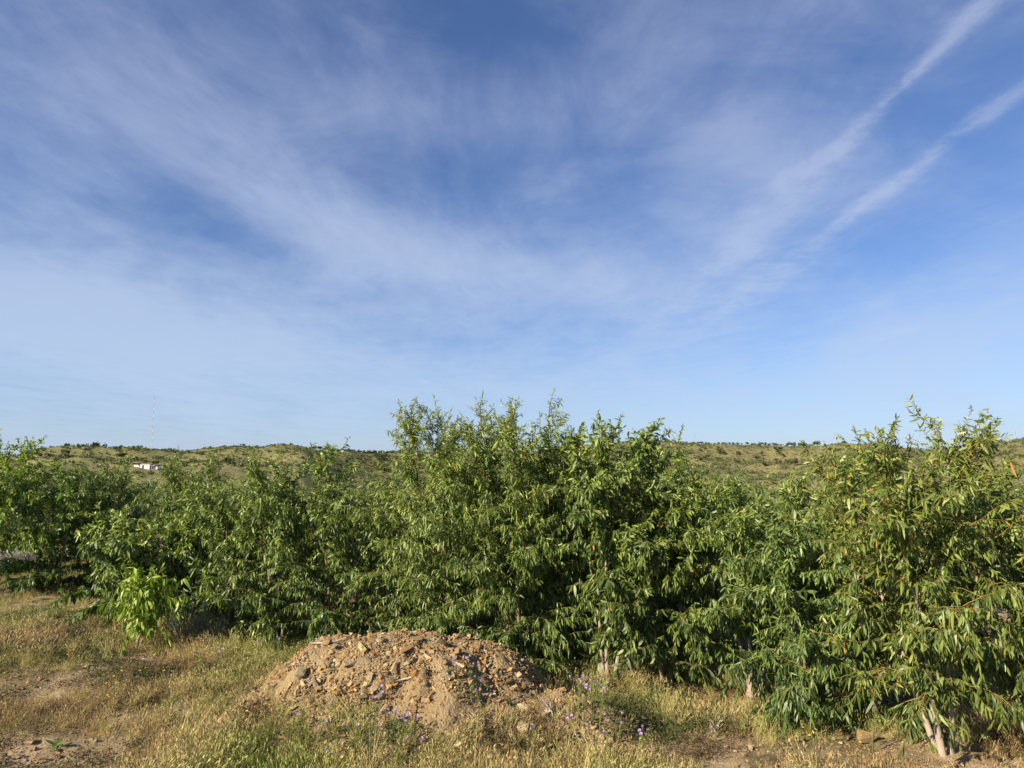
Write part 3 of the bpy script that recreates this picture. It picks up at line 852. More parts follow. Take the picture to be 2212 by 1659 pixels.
rot = np.stack([rgg.normal(0, .16, n) + 2.2 * fbm(gx * .7 + 90, gy * .7, 3), rgg.normal(.10, .16, n) + 2.2 * fbm(gx * .7, gy * .7 + 44, 3), rgg.uniform(0, 6.28, n)], 1)
# source meshes sort by name, so the index is their order
grass = scatter('grass', np.stack([gx, gy, gzv], 1), rot, sc_, idx, gt, T_PROT)
print('tufts', n)

def weed_patch(seed, n_, spread, h, lf, ratio):
    rg = np.random.default_rng(seed)
    P = np.stack([rg.normal(0, spread, n_), rg.normal(0, spread, n_), rg.uniform(0, h, n_)], 1)
    D = rg.normal(0, 1, (n_, 3)); D[:, 2] = abs(D[:, 2]) * .8 + .1
    L = rg.uniform(.6, 1.3, n_) * lf
    V, q, t = leaves_geo(P, D, rg.normal(0, .5, (n_, 3)) + UPV, L, L * ratio, np.zeros(n_), np.full(n_, .3), True)
    return build('weed', V, q, t, M_WEED, True, {'tint': np.repeat(rg.random(n_), 6)})
M_WEED = grass_material('weed_leaves', [(0, (.13, .085, .045)), (.25, (.20, .145, .075)), (.5, (.11, .115, .045)), (.75, (.075, .105, .030)), (1, (.055, .095, .022))])
W_PROT = [weed_patch(140 + k, 60, .05, .07, .032, .35) for k in range(4)] + [weed_patch(150 + k, 46, .06, .10, .05, .12) for k in range(4)]
wx_, wy_ = sample(15000, -7.5, 6.5, 5.4, 11)
wx2, wy2 = sample(12000, -14, 2, 9, 20)
wx_ = np.concatenate([wx_, wx2]); wy_ = np.concatenate([wy_, wy2])
kp = (rgg.random(len(wx_)) < np.clip(.42 + fbm(wx_ * 1.2 + 70, wy_ * 1.2, 4) * 3.0 + .25 * (wx_ < -3) - mask_bare(wx_, wy_) * .45, .02, 1)) & (heap(wx_, wy_) < .25)
wx_, wy_ = wx_[kp], wy_[kp]; n = len(wx_)
scatter('low_weeds', np.stack([wx_, wy_, terr(wx_, wy_) + heap(wx_, wy_)], 1), np.stack([rgg.normal(0, .15, n), rgg.normal(0, .15, n), rgg.uniform(0, 6.28, n)], 1), rgg.uniform(.6, 1.4, n),
        rgg.integers(0, 8, n), np.clip(.45 + fbm(wx_ * .9, wy_ * .9 + 60, 3) * 1.6 + rgg.normal(0, .1, n), 0, 1), W_PROT)

# ------------------------------------------------------------------ stones
def stone_material(name, col):
    m, n_, out = material(name)
    tcn = n_.n.new('ShaderNodeTexCoord').outputs['Object']
    oi = n_.n.new('ShaderNodeObjectInfo').outputs['Random']
    a = n_.noise(tcn, 2.6, 5, .65); b = n_.noise(tcn, 14, 4, .6)
    c = n_.mix(n_.smooth(a, .3, .7), tuple(v * .72 for v in col), tuple(v * 1.25 for v in col))
    c = n_.mix(n_.smooth(n_.noise(tcn, 4.2, 3), .58, .70), c, (.30, .17, .07))
    c = n_.mix(1.0, c, n_.mix(oi, (.78, .78, .78), (1.18, 1.15, 1.10)), 'MULTIPLY')
    p = principled(n_, c, .85, .25, bump(n_, b, .5, .01))
    n_.l.new(p.outputs[0], out.inputs[0])
    return m
STC = [(.31, .215, .108), (.25, .150, .065), (.22, .19, .115), (.42, .32, .175), (.17, .12, .07), (.37, .20, .06), (.16, .145, .10), (.52, .43, .28)]
M_ST = [stone_material('stone_%s' % nm, c) for nm, c in zip(('ochre', 'rust', 'grey_green', 'cream', 'brown', 'orange', 'slate', 'pale'), STC)]
import bmesh
def stone_mesh(seed, mat, flat=(1, .7, .35)):
    rg = np.random.default_rng(seed)
    bm = bmesh.new()
    for k in range(15):
        p = rg.uniform(-1, 1, 3); p = p / max(abs(p)) * rg.uniform(.72, 1.0)
        bm.verts.new(p * np.array(flat) * .5)
    r_ = bmesh.ops.convex_hull(bm, input=bm.verts)
    bmesh.ops.delete(bm, geom=[e for e in r_['geom_interior'] if isinstance(e, bmesh.types.BMVert)], context='VERTS')
    me = bpy.data.meshes.new('stone'); bm.to_mesh(me); bm.free()
    me.materials.append(mat)
    return me
STONES = []
for k in range(28):
    fl = [(1, .7, .30), (1, .45, .25), (1, .85, .55), (1, .62, .2)][k % 4]
    STONES.append(stone_mesh(300 + k, M_ST[[0, 4, 2, 3, 0, 4, 5, 0, 3, 6, 0, 1, 7, 2][k % 14]], fl))
CHIPM = [stone_mesh(400 + k, M_ST[[0, 3, 1, 0, 4, 0, 5, 7, 2][k % 9]], [(1, .7, .35), (1, .5, .25), (1, .8, .6)][k % 3]) for k in range(18)]

# ------------------------------------------------------------------ heap
def heap_material():
    m, n_, out = material('heap_earth')
    pos = n_.n.new('ShaderNodeNewGeometry').outputs['Position']
    a = n_.noise(pos, 2.2, 5, .6); b = n_.noise(pos, 24, 6, .7); c = n_.vor(pos, 42)
    col = n_.ramp(a, [(.3, (.135, .092, .045)), (.5, (.20, .142, .072)), (.7, (.27, .198, .104))])
    col = n_.mix(n_.math('MULTIPLY', b, .6), col, (.38, .29, .165))
    col = n_.mix(n_.smooth(c, .25, .02), col, (.22, .14, .08))
    p = principled(n_, col, .95, .1, bump(n_, n_.math('ADD', b, n_.math('MULTIPLY', c, .6)), .9, .025))
    n_.l.new(p.outputs[0], out.inputs[0])
    return m
M_HEAP = heap_material()
hx = np.linspace(-3.6, 1.7, 230); hy = np.linspace(6.0, 9.5, 150)
HX, HY = np.meshgrid(hx, hy)
HH = heap(HX, HY)
HZ = terr(HX, HY) + HH + .09 * fbm(HX * 7, HY * 7, 4) * np.clip(HH * 8, 0, 1) - .03 * (HH < .004)
Vh = np.stack([HX, HY, HZ], -1).reshape(-1, 3)
a_ = np.arange(149)[:, None] * 230 + np.arange(229)[None]
qh = np.stack([a_, a_ + 1, a_ + 231, a_ + 230], -1).reshape(-1, 4)
hf = HH.reshape(-1); qh = qh[(hf[qh] > .002).any(1)]
used, inv = np.unique(qh, return_inverse=True)
hr = empty('rubble_heap', (MC[0], MC[1], 0), 0, 'mound of orange brown earth and broken stones in front of the shrubs', 'rubble heap')
ho = link('earth', build('earth', Vh[used] - np.array([MC[0], MC[1], 0]), inv.reshape(-1, 4), None, M_HEAP), hr)

def normal_at(x, y, e=.04):
    return unit(np.array([-(gz(x + e, y) - gz(x - e, y)) / (2 * e), -(gz(x, y + e) - gz(x, y - e)) / (2 * e), 1.0]))
rs_ = random.Random(9)
def put_stone(x, y, size, me, parent, off, sink=.12, name='stone', tilt=.5):
    nrm = normal_at(x, y)
    q = Vector((0, 0, 1)).rotation_difference(Vector(nrm)).to_matrix().to_4x4()
    Rm = q @ Matrix.Rotation(rs_.uniform(0, 6.28), 4, 'Z') @ Matrix.Rotation(rs_.gauss(0, tilt), 4, 'X') @ Matrix.Rotation(rs_.gauss(0, tilt * .6), 4, 'Y')
    z = gz(x, y) + size * (.25 - sink)
    o = link(name, me, parent)
    o.matrix_local = Matrix.Translation(Vector((x - off[0], y - off[1], z))) @ Rm @ Matrix.Scale(size, 4)
    return o
# the large stones one can point at (on the photograph)
KEY = [(1400 / 3.456 + 640, 565 / 3.456 + 1440, .16, 7), (925 / 3.456 + 640, 635 / 3.456 + 1440, .17, 3), (1490 / 3.456 + 640, 715 / 3.456 + 1440, .13, 3), (1285 / 3.456 + 640, 665 / 3.456 + 1440, .16, 11),
       (1215 / 3.456 + 640, 820 / 3.456 + 1440, .14, 0), (1300 / 3.456 + 640, 780 / 3.456 + 1440, .08, 12), (1370 / 3.456 + 640, 865 / 3.456 + 1440, .10, 6), (1450 / 3.456 + 640, 860 / 3.456 + 1440, .14, 5),
       (830 / 3.456 + 640, 790 / 3.456 + 1440, .17, 9), (700 / 3.456 + 640, 760 / 3.456 + 1440, .12, 4), (380 / 3.456 + 640, 865 / 3.456 + 1440, .16, 2), (410 / 3.456 + 640, 940 / 3.456 + 1440, .12, 3),
       (970 / 3.456 + 640, 740 / 3.456 + 1440, .09, 9), (1760 / 3.456 + 640, 785 / 3.456 + 1440, .11, 8), (1950 / 3.456 + 640, 825 / 3.456 + 1440, .10, 4), (1740 / 3.456 + 640, 1490 / 3.456 + 1440, .14, 12),
       (1095 / 3.456 + 640, 1170 / 3.456 + 1440, .14, 3), (915 / 3.456 + 640, 1065 / 3.456 + 1440, .11, 9), (1500 / 3.456 + 640, 1350 / 3.456 + 1440, .10, 0), (1530 / 3.456 + 640, 1270 / 3.456 + 1440, .08, 9),
       (290 / 3.456 + 640, 965 / 3.456 + 1440, .10, 7), (720 / 3.456 + 640, 685 / 3.456 + 1440, .09, 1), (840 / 3.456 + 640, 650 / 3.456 + 1440, .07, 3), (1100 / 3.456 + 640, 575 / 3.456 + 1440, .12, 4),
       (1270 / 3.456 + 640, 1280 / 3.456 + 1440, .08, 0), (285 / 3.456 + 1280, 1205 / 3.456 + 1440, .12, 12), (165 / 3.456 + 1280, 1060 / 3.456 + 1440, .14, 9), (60 / 3.456 + 1280, 1000 / 3.456 + 1440, .17, 4)]
cnt = 0
for xs, ys, sz_, k in KEY:
    x, y, z = ground_pt(xs * .864, ys * .864)
    if heap(x, y) > .02:
        put_stone(x, y, sz_, STONES[k], hr, MC, .08, tilt=.35); cnt += 1
    else:
        pass
while cnt < 298:
    x = rs_.uniform(-3.3, 1.4); y = rs_.uniform(6.2, 8.9)
    h = float(heap(x, y))
    if h < .06 or (y > 8.5): continue
    if y < 7.0 and rs_.random() < .5: continue
    put_stone(x, y, min(.14, .048 + abs(rs_.gauss(0, .030))), STONES[rs_.randrange(28)], hr, MC, .10); cnt += 1
# the gravel skin of the heap
n = 40000
cx_ = rgg.uniform(-3.5, 1.6, n); cy_ = rgg.uniform(6.1, 9.1, n)
hh = heap(cx_, cy_); kp = (hh > .02) & (rgg.random(n) < np.clip(.62 + .7 * hh + 2.6 * fbm(cx_ * 1.7 + 11, cy_ * 1.7, 3), .10, 1))
cx_, cy_ = cx_[kp], cy_[kp]; n = len(cx_)
scatter('gravel', np.stack([cx_ - MC[0], cy_ - MC[1], terr(cx_, cy_) + heap(cx_, cy_) + .004], 1), rgg.normal(0, .5, (n, 3)) + np.array([0, 0, 1]) * rgg.uniform(0, 6.28, (n, 1)),
        np.clip(rgg.lognormal(-3.85, .6, n), .009, .085), rgg.integers(0, 18, n), rgg.random(n), CHIPM, parent=hr)
# gravel lying on the bare earth
gx_, gy_ = sample(44000, -7.5, 6.0, 5.3, 11)
bb = mask_bare(gx_, gy_)
kp = (rgg.random(len(gx_)) < np.clip(bb * .9 + .10 + fbm(gx_ * 1.5, gy_ * 1.5, 3) * .6, .02, 1)) & (heap(gx_, gy_) < .02)
gx_, gy_ = gx_[kp], gy_[kp]; n = len(gx_)
scatter('gravel', np.stack([gx_, gy_, terr(gx_, gy_) + .003], 1), rgg.normal(0, .4, (n, 3)) + np.array([0, 0, 1]) * rgg.uniform(0, 6.28, (n, 1)),
        np.clip(rgg.lognormal(-4.1, .65, n), .006, .07), rgg.integers(0, 18, n), rgg.random(n), CHIPM)

# single stones on the ground
LONE = [(68, 1608, .12, 7, 'flat cream stone on bare earth near the lower left corner'), (74, 1613 - 50, .12, 0, 'pinkish upright stone in the grass above the flat cream stone'),
        (1880, 1606, .26, 0, 'large grey stone bedded in the dirt bank under the weeping shrub'), (1622, 1617, .09, 12, 'small white stone on the dirt patch at the lower right'),
        (52, 1360, .10, 3, 'pale stone among dry weeds on the left slope'), (120, 1638, .12, 1, 'brown orange stone on bare earth at the bottom left'),
        (1080, 1610, .12, 3, 'cream and grey stone before the right foot of the heap'), (560, 1625 - 165, .10, 0, 'ochre stone at the left foot of the heap')]
for X, Y, sz_, k, lab in LONE:
    x, y, z = ground_pt(X, Y)
    o = put_stone(x, y, sz_, STONES[k], None, (0, 0), .05, 'stone', .2)
    tag(o, lab, 'stone')

# sticks on the heap
def stick(pts, r, label, mat, k=6):
    P = []
    for X, Y in pts:
        x, y, z = ground_pt(X, Y); P.append((x, y, gz(x, y) + r * 1.3 + .015))
    P = np.array(P); o = P[0].copy()
    mb = MB(); mb.tube(P - o, np.linspace(r, r * .5, len(P)), k)
    ob = link('dead_stick', mb.mesh('dead_stick', mat)); ob.location = o
    return tag(ob, label, 'stick')
def z6(x, y): return ((640 + x / 3.456) * .864, (1440 + y / 3.456) * .864)
def z7(x, y): return ((1280 + x / 3.456) * .864, (1440 + y / 3.456) * .864)
M_DEAD = simple('dead_wood', (.42, .34, .23), .8, .2, .3, 10, .3)
M_DEADG = simple('grey_dead_wood', (.34, .31, .27), .8, .2, .3, 10, .3)
stick([z6(478, 612), z6(560, 604), z6(680, 592), z6(780, 560)], .012, 'thin pale stick lying across the left shoulder of the heap', M_DEADG)
stick([z6(1185, 948), z6(1265, 930), z6(1345, 908)], .012, 'short orange brown stick below the middle of the heap', M_DEAD)
stick([z6(415, 985), z6(480, 945), z6(560, 905)], .010, 'thin brown stick on the left flank of the heap', M_DEAD)
stick([z6(1820, 1200), z6(1890, 1270), z6(1945, 1330)], .007, 'pale straw stalk lying in the tuft right of the heap', M_DEAD)

# ------------------------------------------------------------------ torn stump, right
def splinter_stump():
    x, y, z = ground_pt(*z7(1755, 1345))
    root = empty('torn_stump', (x, y, z), 0, 'splintered pale stub of wood in the grass on the right', 'stump')
    rr_ = random.Random(2)
    for k in range(9):
        a = rr_.uniform(-1.2, .3); L = rr_.uniform(.07, .15)
        mb = MB(); mb.tube([(rr_.uniform(-.05, .05), rr_.uniform(-.03, .03), -.02), (math.cos(a + 1.9) * L * .4, -.01, L * .5), (math.cos(a + 1.9) * L * .9, rr_.uniform(-.03, .03), L * .8)], (.013, .010, .002), 5)
        link('splinter', mb.mesh('splinter', M_DEADG if k % 2 else M_DEAD), root)
splinter_stump()

# dry twisted roots at the right end of the heap
def root_thing():
    x, y, z = ground_pt(*z7(290, 1180))
    root = empty('dead_root', (x, y, gz(x, y)), 0, 'grey twisted dead root at the right end of the heap', 'root')
    for k, pts in enumerate(([(0, 0, -.03), (.02, -.02, .07), (-.04, -.03, .14), (-.10, -.02, .19)], [(.03, 0, -.03), (.05, -.01, .08), (.03, -.02, .16)], [(.02, -.01, .05), (.06, -.04, .02), (.07, -.06, -.06)])):
        mb = MB(); mb.tube(pts, np.linspace(.013, .005, len(pts)), 6)
        link('root_branch', mb.mesh('root_branch', M_DEADG), root)
root_thing()

# ------------------------------------------------------------------ grey lavender-like bushes
M_GREY = leaf_material('grey_leaf', [(0, (.10, .115, .075)), (.6, (.17, .185, .125)), (1, (.26, .26, .19))], .7, .12, .2)
M_PURP = simple('purple_petal', (.44, .32, .54), .7, .2, .3, 30)
M_YEL = simple('yellow_petal', (.72, .48, .03), .6, .2, .2, 30)
M_WHITE = simple('white_fluff', (.62, .60, .52), .9, .1, .1, 30)
def grey_bush(X, Y, hgt, rad_, label, seed, purple=0, dist=None):
    rg = np.random.default_rng(seed)
    x, y, z = ground_pt(X, Y)
    root = empty('grey_bush', (x, y, z), 0, label, 'shrub')
    st = MB(); P = []; D = []; L = []
    fl = MB()
    for k in range(int(150 * rad_ / .35)):
        a = rg.uniform(0, 6.28); r0 = rad_ * .25 * rg.random(); e = rg.uniform(.05, 1) ** .6
        out = rad_ * (1 - e * .35) * rg.uniform(.6, 1.05); hh_ = hgt * (.35 + .65 * e) * rg.uniform(.75, 1.08)
        p0 = np.array([math.cos(a) * r0, math.sin(a) * r0, -.02]); p1 = np.array([math.cos(a) * out * .7, math.sin(a) * out * .7, hh_ * .55]); p2 = np.array([math.cos(a) * out, math.sin(a) * out, hh_])
        st.tube([p0, p1, p2], (.003, .002, .001), 3, False)
        m_ = 34; u = rg.uniform(.25, 1.0, m_)
        pp = np.where((u < .5)[:, None], p0 + (p1 - p0) * (u * 2)[:, None], p1 + (p2 - p1) * (u * 2 - 1)[:, None])
        P.append(pp); D.append(unit(p2 - p1) + rg.normal(0, .6, (m_, 3))); L.append(rg.uniform(.018, .036, m_))
        if purple and rg.random() < purple:
            fl.tube([p2, p2 + np.array([0, 0, .03]), p2 + np.array([rg.normal(0, .01), 0, .055])], (.006, .009, .003), 5)
    P = np.concatenate(P); D = np.concatenate(D); L = np.concatenate(L); n_ = len(P)
    V, q, t = leaves_geo(P, D, rg.normal(0, 1, (n_, 3)), L, L * .22, np.zeros(n_), np.zeros(n_), True)
    tag(link('branches', st.mesh('branches', M_DEADG), root), kind='stuff')
    tag(link('foliage', build('foliage', V, q, t, M_GREY, True, {'tint': np.repeat(rg.random(n_), 6)}), root), kind='stuff')
    if purple: tag(link('flower_spikes', fl.mesh('flower_spikes', M_PURP), root), kind='stuff')
grey_bush(405, 1390, .62, .40, 'grey green needle leaved bush right of the bright sapling', 1)
grey_bush(455, 1395, .42, .30, 'dark grey bush in the shade beside the grey green bush', 2)
grey_bush(60, 1235, .62, .50, 'grey lavender bush with faded purple spikes on the left slope', 3, .35)
grey_bush(10, 1245, .60, .42, 'brownish lavender bush at the left edge under the bright acacia', 4, .25)

# ------------------------------------------------------------------ flowers
M_STEM = simple('flower_stem', (.13, .17, .05), .7, .2, .25, 20)
def star(mb, c, r_, n_=9, lift=.25, tiltv=(0, 0, 1)):
    """a head: ring of pointed petals round the centre"""
    q = Vector((0, 0, 1)).rotation_difference(Vector(tiltv)).to_matrix()
    for k in range(n_):
        a = k / n_ * 6.283
        pts = [(math.cos(a - .22) * r_ * .25, math.sin(a - .22) * r_ * .25, 0), (math.cos(a + .22) * r_ * .25, math.sin(a + .22) * r_ * .25, 0),
               (math.cos(a + .24) * r_ * .75, math.sin(a + .24) * r_ * .75, lift * r_), (math.cos(a) * r_, math.sin(a) * r_, lift * r_ * 1.4), (math.cos(a - .24) * r_ * .75, math.sin(a - .24) * r_ * .75, lift * r_)]
        V_ = [np.array(c) + np.array(q @ Vector(p)) for p in pts]
        mb.add(V_, [(0, 1, 2, 4)], [(2, 3, 4)])
def purple_proto(seed, big=False):
    rg = np.random.default_rng(seed)
    root = empty('purple_flower', (0, 0, 0), 0, 'x', 'flower', 'purple wildflowers in the grass')
    H_ = rg.uniform(.22, .34) * (1.3 if big else 1)
    ns_ = 4 if big else 2
    for s_ in range(ns_):
        a = rg.uniform(0, 6.28); o = rg.uniform(.02, .09)
        tip = np.array([math.cos(a) * o, math.sin(a) * o, H_ * rg.uniform(.75, 1)])
        mb = MB(); mb.tube([(0, 0, -.02), (tip[0] * .3, tip[1] * .3, tip[2] * .5), tip], (.0026, .002, .0016), 4)
        for k in range(5):
            zz = tip * rg.uniform(.15, .85); aa = rg.uniform(0, 6.28); e = .045
            d_ = np.array([math.cos(aa), math.sin(aa), .5]) * e; sd = np.array([-math.sin(aa), math.cos(aa), 0]) * .006
            mb.add([zz, zz + d_ * .5 + sd, zz + d_, zz + d_ * .5 - sd], [(0, 1, 2, 3)])
        link('stem', mb.mesh('stem', M_STEM), root)
        hd = MB(); tv = unit(np.array([rg.normal(0, .3), -.5, 1.0]))
        star(hd, tip, .020, 10, .4, tv); star(hd, tip + np.array([0, 0, .004]), .013, 7, .9, tv)
        link('flower_head', hd.mesh('flower_head', M_PURP), root)
    return root
PF = [purple_proto(1), purple_proto(2), purple_proto(3), purple_proto(4, True), purple_proto(5, True)]
first = [True] * 5
PPOS = [(z6(1030, 1330), 3, 'front of the heap, left of its middle'), (z6(1250, 1500), 3, ''), (z6(1170, 1360), 0, ''), (z6(1000, 1420), 1, ''), (z6(680, 1210), 2, ''), (z6(530, 1390), 1, ''), (z6(340, 1370), 0, ''),
        (z6(1395, 1560), 1, ''), (z6(640, 1640), 2, ''), (z6(1350, 1350), 2, ''), (z6(1200, 1290), 1, ''), (z6(1290, 1390), 0, ''), (z6(840, 1440), 1, ''), (z6(1860, 1000), 3, 'tuft'), (z6(1760, 980), 4, ''), (z6(1960, 1150), 1, ''), (z6(1920, 1060), 0, ''),
        (z7(570, 1130), 4, 'tall'), (z7(690, 1190), 3, ''), (z7(620, 1200), 4, ''), (z7(500, 1400), 0, ''), (z7(570, 1440), 1, ''), (z7(205, 1430), 2, ''), (z7(755, 1270), 3, ''), (z7(820, 1400), 0, ''), (z7(915, 1360), 1, ''), (z7(1085, 1490), 2, ''), (z7(1160, 1500), 0, ''),
        (z7(640, 1620), 1, ''), (z7(820, 1490), 2, ''), ((780, 1400), 1, ''), ((1885 - 0, 1600), 3, ''), ((600, 1400), 0, ''), ((15, 1395), 1, ''), ((165, 1375), 2, ''), ((430, 1425), 1, ''), ((475, 1430), 0, ''), ((250, 1500), 1, ''), ((555, 1400), 2, '')]
for (X, Y), k, _ in PPOS:
    x, y, z = ground_pt(X, Y + 22)
    if first[k]: o = PF[k]; first[k] = False
    else: o = copy_tree(PF[k])
    o.location = (x, y, z); o.rotation_euler.z = rs_.uniform(0, 6.28)
    if X > 1105 and Y < 1560 and X < 1330 and k >= 3: lab = 'tall branching purple flower plant in the gap right of the heap'
    elif Y < 1440 and X < 620: lab = 'lilac flower on a thin stem on the left grass slope'
    elif X < 1090: lab = 'purple flower ' + ('in the grass at the left foot of the heap' if X < 745 else ('on the lower slope in the middle of the heap' if Y < 1575 and X < 960 else ('in the grey green tuft on the right flank of the heap' if Y < 1570 else 'in the grass below the middle of the heap')))
    else: lab = 'small purple flower in the grass right of the heap' + (', near the bottom edge' if Y > 1610 else (', close to the stones' if X < 1260 else ', under the pale forked trunk'))
    o['label'] = lab
def yellow_proto(seed):
    rg = np.random.default_rng(seed)
    root = empty('yellow_flower', (0, 0, 0), 0, 'tiny yellow daisy on a thin stem in the dry grass', 'flower', 'tiny yellow daisies in the grass')
    H_ = rg.uniform(.13, .24); tip = np.array([rg.normal(0, .02), rg.normal(0, .02), H_])
    mb = MB(); mb.tube([(0, 0, -.02), tip * .5, tip], (.0015, .0013, .001), 3)
    link('stem', mb.mesh('stem', M_STEM), root)
    hd = MB(); star(hd, tip, .013, 9, .15, (0, -.5, 1)); link('flower_head', hd.mesh('flower_head', M_YEL), root)
    return root
YF = [yellow_proto(k) for k in range(3)]
ypos = [(825, 590), (720, 575), (640, 690), (680, 700), (730, 700), (605, 855), (575, 770), (755, 750), (1335, 735), (1400, 915), (1465, 910), (1210, 880), (1190, 885), (1240, 880), (1050, 855), (1020, 1000), (1050, 1005), (1120, 990), (1000, 1040),
        (1330, 1095), (1415, 1100), (1340, 1195), (1400, 1190), (1520, 1185), (1690, 1180), (2110, 1245), (2140, 1265), (1545, 1505), (2160, 1515), (1520, 1620), (1815, 1640), (15, 930), (920, 1000), (985, 1075), (1025, 910), (1070, 1040), (870, 940), (960, 960), (930, 1110), (600, 730), (660, 770)]
ypos = [((x / 3.456) * .864, (1440 + y / 3.456) * .864) for x, y in ypos] + [(((1920 + x / 3.456) * .864), (1440 + y / 3.456) * .864) for x, y in ((380, 1480), (500, 1440), (790, 1575), (1190, 1545), (430, 1470), (810, 1650), (310, 1400))] + [z6(115, 1055), z6(100, 1120)]
for k, (X, Y) in enumerate(ypos):
    x, y, z = ground_pt(X, min(Y + 14, 1700))
    o = YF[k] if k < 3 else copy_tree(YF[k % 3])
    o.location = (x, y, z); o.rotation_euler.z = rs_.uniform(0, 6.28)
# seed clocks
def white_clock(X, Y, label):
    x, y, z = ground_pt(X, Y + 30)
    root = empty('seed_head', (x, y, z), 0, label, 'flower')
    mb = MB(); mb.tube([(0, 0, -.02), (.005, 0, .1), (0, 0, .2)], (.0018, .0015, .001), 4); link('stem', mb.mesh('stem', M_STEM), root)
    hd = MB()
    for k in range(5): star(hd, (0, 0, .2), .019, 9, .2, unit(np.random.default_rng(k).normal(0, 1, 3)))
    link('seed_ball', hd.mesh('seed_ball', M_WHITE), root)
white_clock((1225 / 3.456) * .864, (1440 + 750 / 3.456) * .864, 'white dandelion seed head right below the bright sapling')
white_clock((35 / 3.456) * .864, (1440 + 150 / 3.456) * .864, 'white seed head on the left edge of the grass slope')

# small leafy weeds
def weed(X, Y, label, h, leaf, n_, pal, seed, ratio=.3):
    rg = np.random.default_rng(seed)
    x, y, z = ground_pt(X, Y)
    root = empty('leafy_weed', (x, y, z), 0, label, 'plant')
    mb = MB(); mb.tube([(0, 0, -.02), (.01, 0, h * .5), (0, .01, h)], (.004, .003, .002), 5); link('stem', mb.mesh('stem', M_STEM), root)
    me = proto_leaf(pal, ratio, .65)
    for k in range(n_):
        u = k / n_; a = k * 2.4
        yv = unit(np.array([math.cos(a), math.sin(a), .1 + .9 * u])); xv = unit(np.cross(yv, UPV)); zv = np.cross(xv, yv)
        o = link('leaf', me, root)
        M = Matrix(((xv[0], yv[0], zv[0], 0), (xv[1], yv[1], zv[1], 0), (xv[2], yv[2], zv[2], h * u), (0, 0, 0, 1)))
        o.matrix_local = M @ Matrix.Scale(leaf * rg.uniform(.7, 1.1), 4)
weed((1700 / 3.456) * .864, (1440 + 860 / 3.456) * .864, 'green leafy weed with a lilac flower left of the heap', .22, .10, 16, 'mid', 1)
weed((480 / 3.456) * .864, (1440 + 1500 / 3.456) * .864, 'small broad leaved rosette on bare earth near the lower left corner', .05, .12, 6, 'bright', 2, .45)
weed(*z7(775, 1110), 'small green weed at the foot of the pale forked trunk', .2, .12, 9, 'mid', 3)

# ------------------------------------------------------------------ far hill: scrub, trees, house, masts
def hill_leaf(name, stops):
    m, n_, out = material(name)
    pos = n_.n.new('ShaderNodeTexCoord').outputs['Object']
    c = n_.ramp(n_.math('ADD', n_.noise(pos, 3.0, 3), n_.math('MULTIPLY', n_.math('SUBTRACT', attr(n_, 'tint', 'INSTANCER'), .5), .35)), stops)
    p = principled(n_, c, .8, .15); n_.l.new(p.outputs[0], out.inputs[0])
    return m
M_FAR = hill_leaf('hill_foliage', [(.3, (.060, .078, .028)), (.55, (.105, .122, .048)), (.8, (.170, .170, .080))])
def blob(seed, mat, n_=70, flat=.7, sz=.34):
    """an airy clump: many leaf-sized cards through an uneven volume"""
    rg = np.random.default_rng(seed)
    lob = rg.normal(0, .32, (5, 3)); lob[:, 2] = abs(lob[:, 2]) * .8
    c = lob[rg.integers(0, 5, n_)] + rg.normal(0, .20, (n_, 3)); c[:, 2] = np.clip(c[:, 2] * flat + .25, .0, 2)
    D = rg.normal(0, 1, (n_, 3)); L = np.full(n_, sz) * rg.uniform(.6, 1.2, n_)
    V, q, t = leaves_geo(c, D, rg.normal(0, 1, (n_, 3)), L, L * .75, np.zeros(n_), np.zeros(n_), True)
    return build('clump', V, q, t, mat, False)
CL = [blob(k, M_FAR, 55) for k in range(6)]
n = 120000
aa = rgg.uniform(R(-41), R(41), n); rr = 150 + 1150 * rgg.random(n) ** .7
kp = rr < ridr(aa) * 1.01; aa, rr = aa[kp], rr[kp]
bx, by = rr * np.sin(aa), rr * np.cos(aa)
dn = fbm(bx * .01, by * .01, 4) * 1.6 + fbm(bx * .05 + 9, by * .05, 3) * .8
pr = np.where(aa < R(-14), .26 + dn * 1.2, .66 + dn * .9)
pr = np.where((aa > R(-12)) & (aa < R(0)), pr + .25, pr)
hx0, hy0, _ = hit(314, 1013)
kp = (rgg.random(len(bx)) < pr) & (np.hypot(bx - hx0, by - hy0) > 14) & ~((np.abs(np.arctan2(bx, by) - math.atan2(hx0, hy0)) < .022) & (np.hypot(bx, by) < math.hypot(hx0, hy0)) & (np.hypot(bx, by) > math.hypot(hx0, hy0) - 60)); bx, by, aa = bx[kp], by[kp], aa[kp]; n = len(bx)
scatter('hill_scrub', np.stack([bx, by, terr(bx, by) - .1], 1), np.stack([np.zeros(n), np.zeros(n), rgg.uniform(0, 6.28, n)], 1), np.clip(rgg.lognormal(-.05, .5, n), .5, 3.4), rgg.integers(0, 6, n), rgg.random(n), CL)
print('scrub', n)

